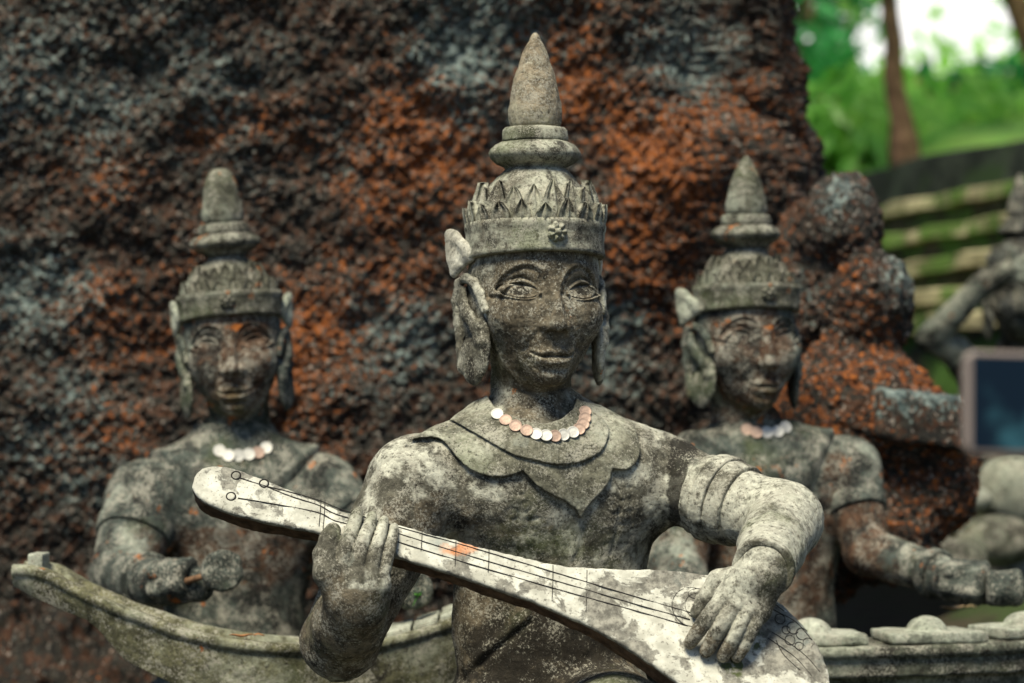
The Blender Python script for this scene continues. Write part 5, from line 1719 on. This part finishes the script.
roots = {o['label'][:12]: o for o in COL.objects if o.name.startswith('statue') and o.parent is None}
front = next(o for k, o in roots.items() if k.startswith('large'))
rleft = next(o for k, o in roots.items() if k.startswith('grey'))
rright = next(o for k, o in roots.items() if k.startswith('rear'))
lay_coins(front, [
    (497.3, 415.0, 's', 'bright silver coin at the left end of the front statue\'s coin row'),
    (505.7, 421.3, 'c', 'copper coin second from the left end of the front statue\'s coin row'),
    (515.6, 426.6, 'c', 'copper coin third from the left end of the front statue\'s coin row'),
    (526.5, 431.5, 'c', 'copper coin fourth from the left end of the front statue\'s coin row'),
    (536.0, 434.8, 's', 'silver coin fifth from the left, beside the fourth copper coin on the front collar'),
    (545.8, 436.4, 's', 'silver coin at the bottom of the front collar, left of a lone copper coin'),
    (554.6, 436.8, 'c', 'lone copper coin between two silver coins at the bottom of the front collar'),
    (563.0, 435.4, 's', 'silver coin just right of the lone bottom copper coin on the front collar'),
    (572.5, 433.2, 's', 'rightmost silver coin of the front collar\'s coin row'),
    (578.8, 429.8, 'c', 'copper coin touching the rightmost silver coin of the front collar'),
    (582.7, 424.8, 'c', 'copper coin fourth from the upper right end of the front coin row'),
    (584.6, 418.9, 'c', 'copper coin second from the upper right end of the front coin row'),
    (584.8, 412.6, 'c', 'copper coin at the upper right end of the front coin row')], 0.0085, 0.55, 'coins along the front statue\'s collar')
lay_coins(rleft, [
    (219.5, 451, 's', 'dull coin at the left end of the blunt-spired statue\'s coin row'),
    (229, 456, 's', 'coin second from the left on the blunt-spired statue\'s collar'),
    (238.5, 455.6, 's', 'coin third from the left on the blunt-spired statue\'s collar'),
    (248.5, 454.8, 's', 'bright silver coin, third from the right on the blunt-spired statue'),
    (258, 453, 'c', 'copper coin second from the right on the blunt-spired statue\'s collar'),
    (266, 448.4, 's', 'bright silver coin at the right end of the blunt-spired statue\'s row')], 0.0108, 1.0, 'coins on the rear left statue\'s collar')
lay_coins(rright, [
    (747, 430, 'c', 'copper coin at the left end of the gong player\'s coin row'),
    (756, 433, 'c', 'copper coin second from the left on the gong player\'s collar'),
    (766.8, 432.8, 's', 'silver coin in the middle of the gong player\'s coin row'),
    (777.6, 432, 's', 'silver coin second from the right on the gong player\'s collar'),
    (785, 427.8, 's', 'silver coin at the right end of the gong player\'s coin row')], 0.0108, 1.0, 'coins on the gong player\'s collar')


def dead_leaf(label, c, L, ang, mat, tilt=0.2, curl=0.25):
    root = empty('fallen_leaf', c, label, 'leaf')
    t = np.linspace(0, 1, 15)[:, None]; s = np.linspace(-1, 1, 9)[None]
    w = 0.24 * L * np.sin(math.pi * np.clip(t, 0.02, 0.98)) ** 0.8
    x = L * (t - 0.5) + 0 * s; y = w * s
    z = curl * np.abs(y) * 0.9 + 0.25 * L * (t - 0.5) ** 2 + 0.02 * L * np.sin(t * 9) + L * 0.02
    v = np.stack([x, y, z], -1).reshape(-1, 3)
    m = MB()
    f = grid_faces(15, 9)
    m.add(v, f); m.add(v - np.array([0, 0, 0.0009]), f[:, ::-1])
    m.v = [rot2(q, ang) for q in m.v]
    m.obj('blade', mat, root)
    s_ = MB(); add_tube(s_, rot2(np.array([[L * 0.5, 0, 0.05 * L], [L * 0.7, 0.01 * L, 0.10 * L], [L * 0.95, 0.05 * L, 0.02 * L]]), ang), 0.0011, 6)
    s_.obj('leaf_stalk', mat, root)


M['deadleaf'] = plain('dry_brown_leaf', (0.34, 0.15, 0.06), 0.7, 0.3, 0, 0.5, 60)
M['tanleaf'] = plain('dry_tan_leaf', (0.55, 0.38, 0.2), 0.7, 0.3, 0, 0.3, 60)
ty = np.interp(240, TXS, TYS)
dead_leaf('curled rusty brown leaf lying on the rim of the boat-shaped trough', W(240, ty - 1.5, DEP(240)) + np.array([0, 0.015, 0.002]), 0.036, 0.15, M['deadleaf'])
dead_leaf('pale tan leaf lying behind the row of gongs', W(953, 609, 4.06), 0.05, 0.4, M['tanleaf'], 0.2)


def sprig():
    t = NT('fresh_green_leaf')
    m_ = t.done((0.08, 0.30, 0.03), 0.5, None, 0.4)
    c = W(402, 608, 3.62) + np.array([0, 0.1, 0.0])
    root = empty('seedling', c, 'tiny bright green seedling growing on the trough behind the bent arm', 'plant')
    st = MB(); lf = MB()
    rg = np.random.default_rng(3)
    for i in range(9):
        b = c + np.array([rg.uniform(-0.032, 0.032), rg.uniform(-0.015, 0.015), 0])
        e = b + np.array([rg.uniform(-0.012, 0.012), rg.uniform(-0.008, 0.008), rg.uniform(0.006, 0.016)])
        add_tube(st, [b - np.array([0, 0, 0.004]), b * 0.5 + e * 0.5, e], 0.0008, 5)
        for k in range(4):
            a = rg.uniform(0, 6.28); L = rg.uniform(0.006, 0.011)
            q = np.array([math.cos(a), math.sin(a), 0.35]); s = np.array([-math.sin(a), math.cos(a), 0]) * 0.42
            lf.add([e, e + (q * 0.5 + s) * L, e + q * L, e + (q * 0.5 - s) * L], [(0, 1, 2, 3)])
    st.obj('stem', m_, root, origin=c); lf.obj('foliage', m_, root, origin=c, smooth=False)


sprig()


def pebble(label, c, r, mat, seed):
    def fn(x, y, z):
        return ell(x - c[0], y - c[1], z - c[2], r) + 0.16 * min(r) * fbm(x, y, z, 0.55 / max(r), 4, seed)
    k = max(r) * 1.5
    v, f = nets(fn, c - k, c + k, max(r) / 22, max(r) * 0.2)
    o = MB().add(v, f).obj('stone', mat, origin=c, loc=c)
    tag(o, label, 'stone', 'stones on the ground right of the outcrop')


pebble('pale stone on the ground below the raised phone', W(968, 500, 5.6), (0.06, 0.05, 0.035), M['railtop'], 401)
pebble('mossy stone low behind the gong frame at the right', W(1000, 540, 5.5), (0.10, 0.08, 0.06), M['rail'], 403)
pebble('broad grey stone standing at the right edge behind the phone', W(1012, 490, 5.7), (0.10, 0.1, 0.10), M['railtop'], 405)
pebble('dark stone wedged under the right flank of the outcrop', W(935, 560, 5.0), (0.11, 0.08, 0.05), M['rail'], 407)


def build_phone():
    d = 1.8
    c = (W(973, 359, d) + W(1157, 452, d)) / 2
    root = empty('smartphone', c, 'smartphone turned sideways at the right edge of the view, dark blue screen facing the viewer', 'phone')
    hx, hz, hy = 0.0775, 0.0392, 0.0045
    def fn(x, y, z):
        X, Y, Z = x, y, z
        q = np.sqrt(np.maximum(np.abs(X) - hx + 0.010, 0) ** 2 + np.maximum(np.abs(Z) - hz + 0.010, 0) ** 2) - 0.010
        return smax(q, np.abs(Y) - hy, 0.003)
    v, f = nets(fn, (-0.09, -0.012, -0.05), (0.09, 0.012, 0.05), 0.0011, 0.003)
    metal = plain('rose_metal', (0.2, 0.16, 0.14), 0.5, 0.5, 0.3)
    m = MB().add(v, f)
    b = m.obj('phone_case', metal, root)
    t = NT('lit_screen')
    n = t.noise(22, 3, 0.5)
    col = t.mix(t.ramp(n, 0.45, 0.62), (0.002, 0.006, 0.012), (0.015, 0.05, 0.065))
    sm = t.done(col, 0.35, None, 0.12)
    t.l(col, t.p.inputs['Emission Color']); t.p.inputs['Emission Strength'].default_value = 0.4
    s = MB().add(*box_v((-hx + 0.0065, -hy - 0.0006, -hz + 0.0045), (hx - 0.0065, -hy + 0.001, hz - 0.004)))
    s.obj('screen', sm, root, smooth=False)
    cm = MB().add(*lathe([(0, -0.002), (0.006, -0.002), (0.0065, 0.0), (0.005, 0.002), (0, 0.002)], seg=20, step=0.001))
    cm.v = [np.stack([q[:, 0] + 0.06, q[:, 2] + hy, q[:, 1] + 0.025], -1) for q in cm.v]
    cm.obj('lens', M['ink'], root)
    root.rotation_euler = (math.radians(-6), math.radians(1.5), math.radians(3))


build_phone()
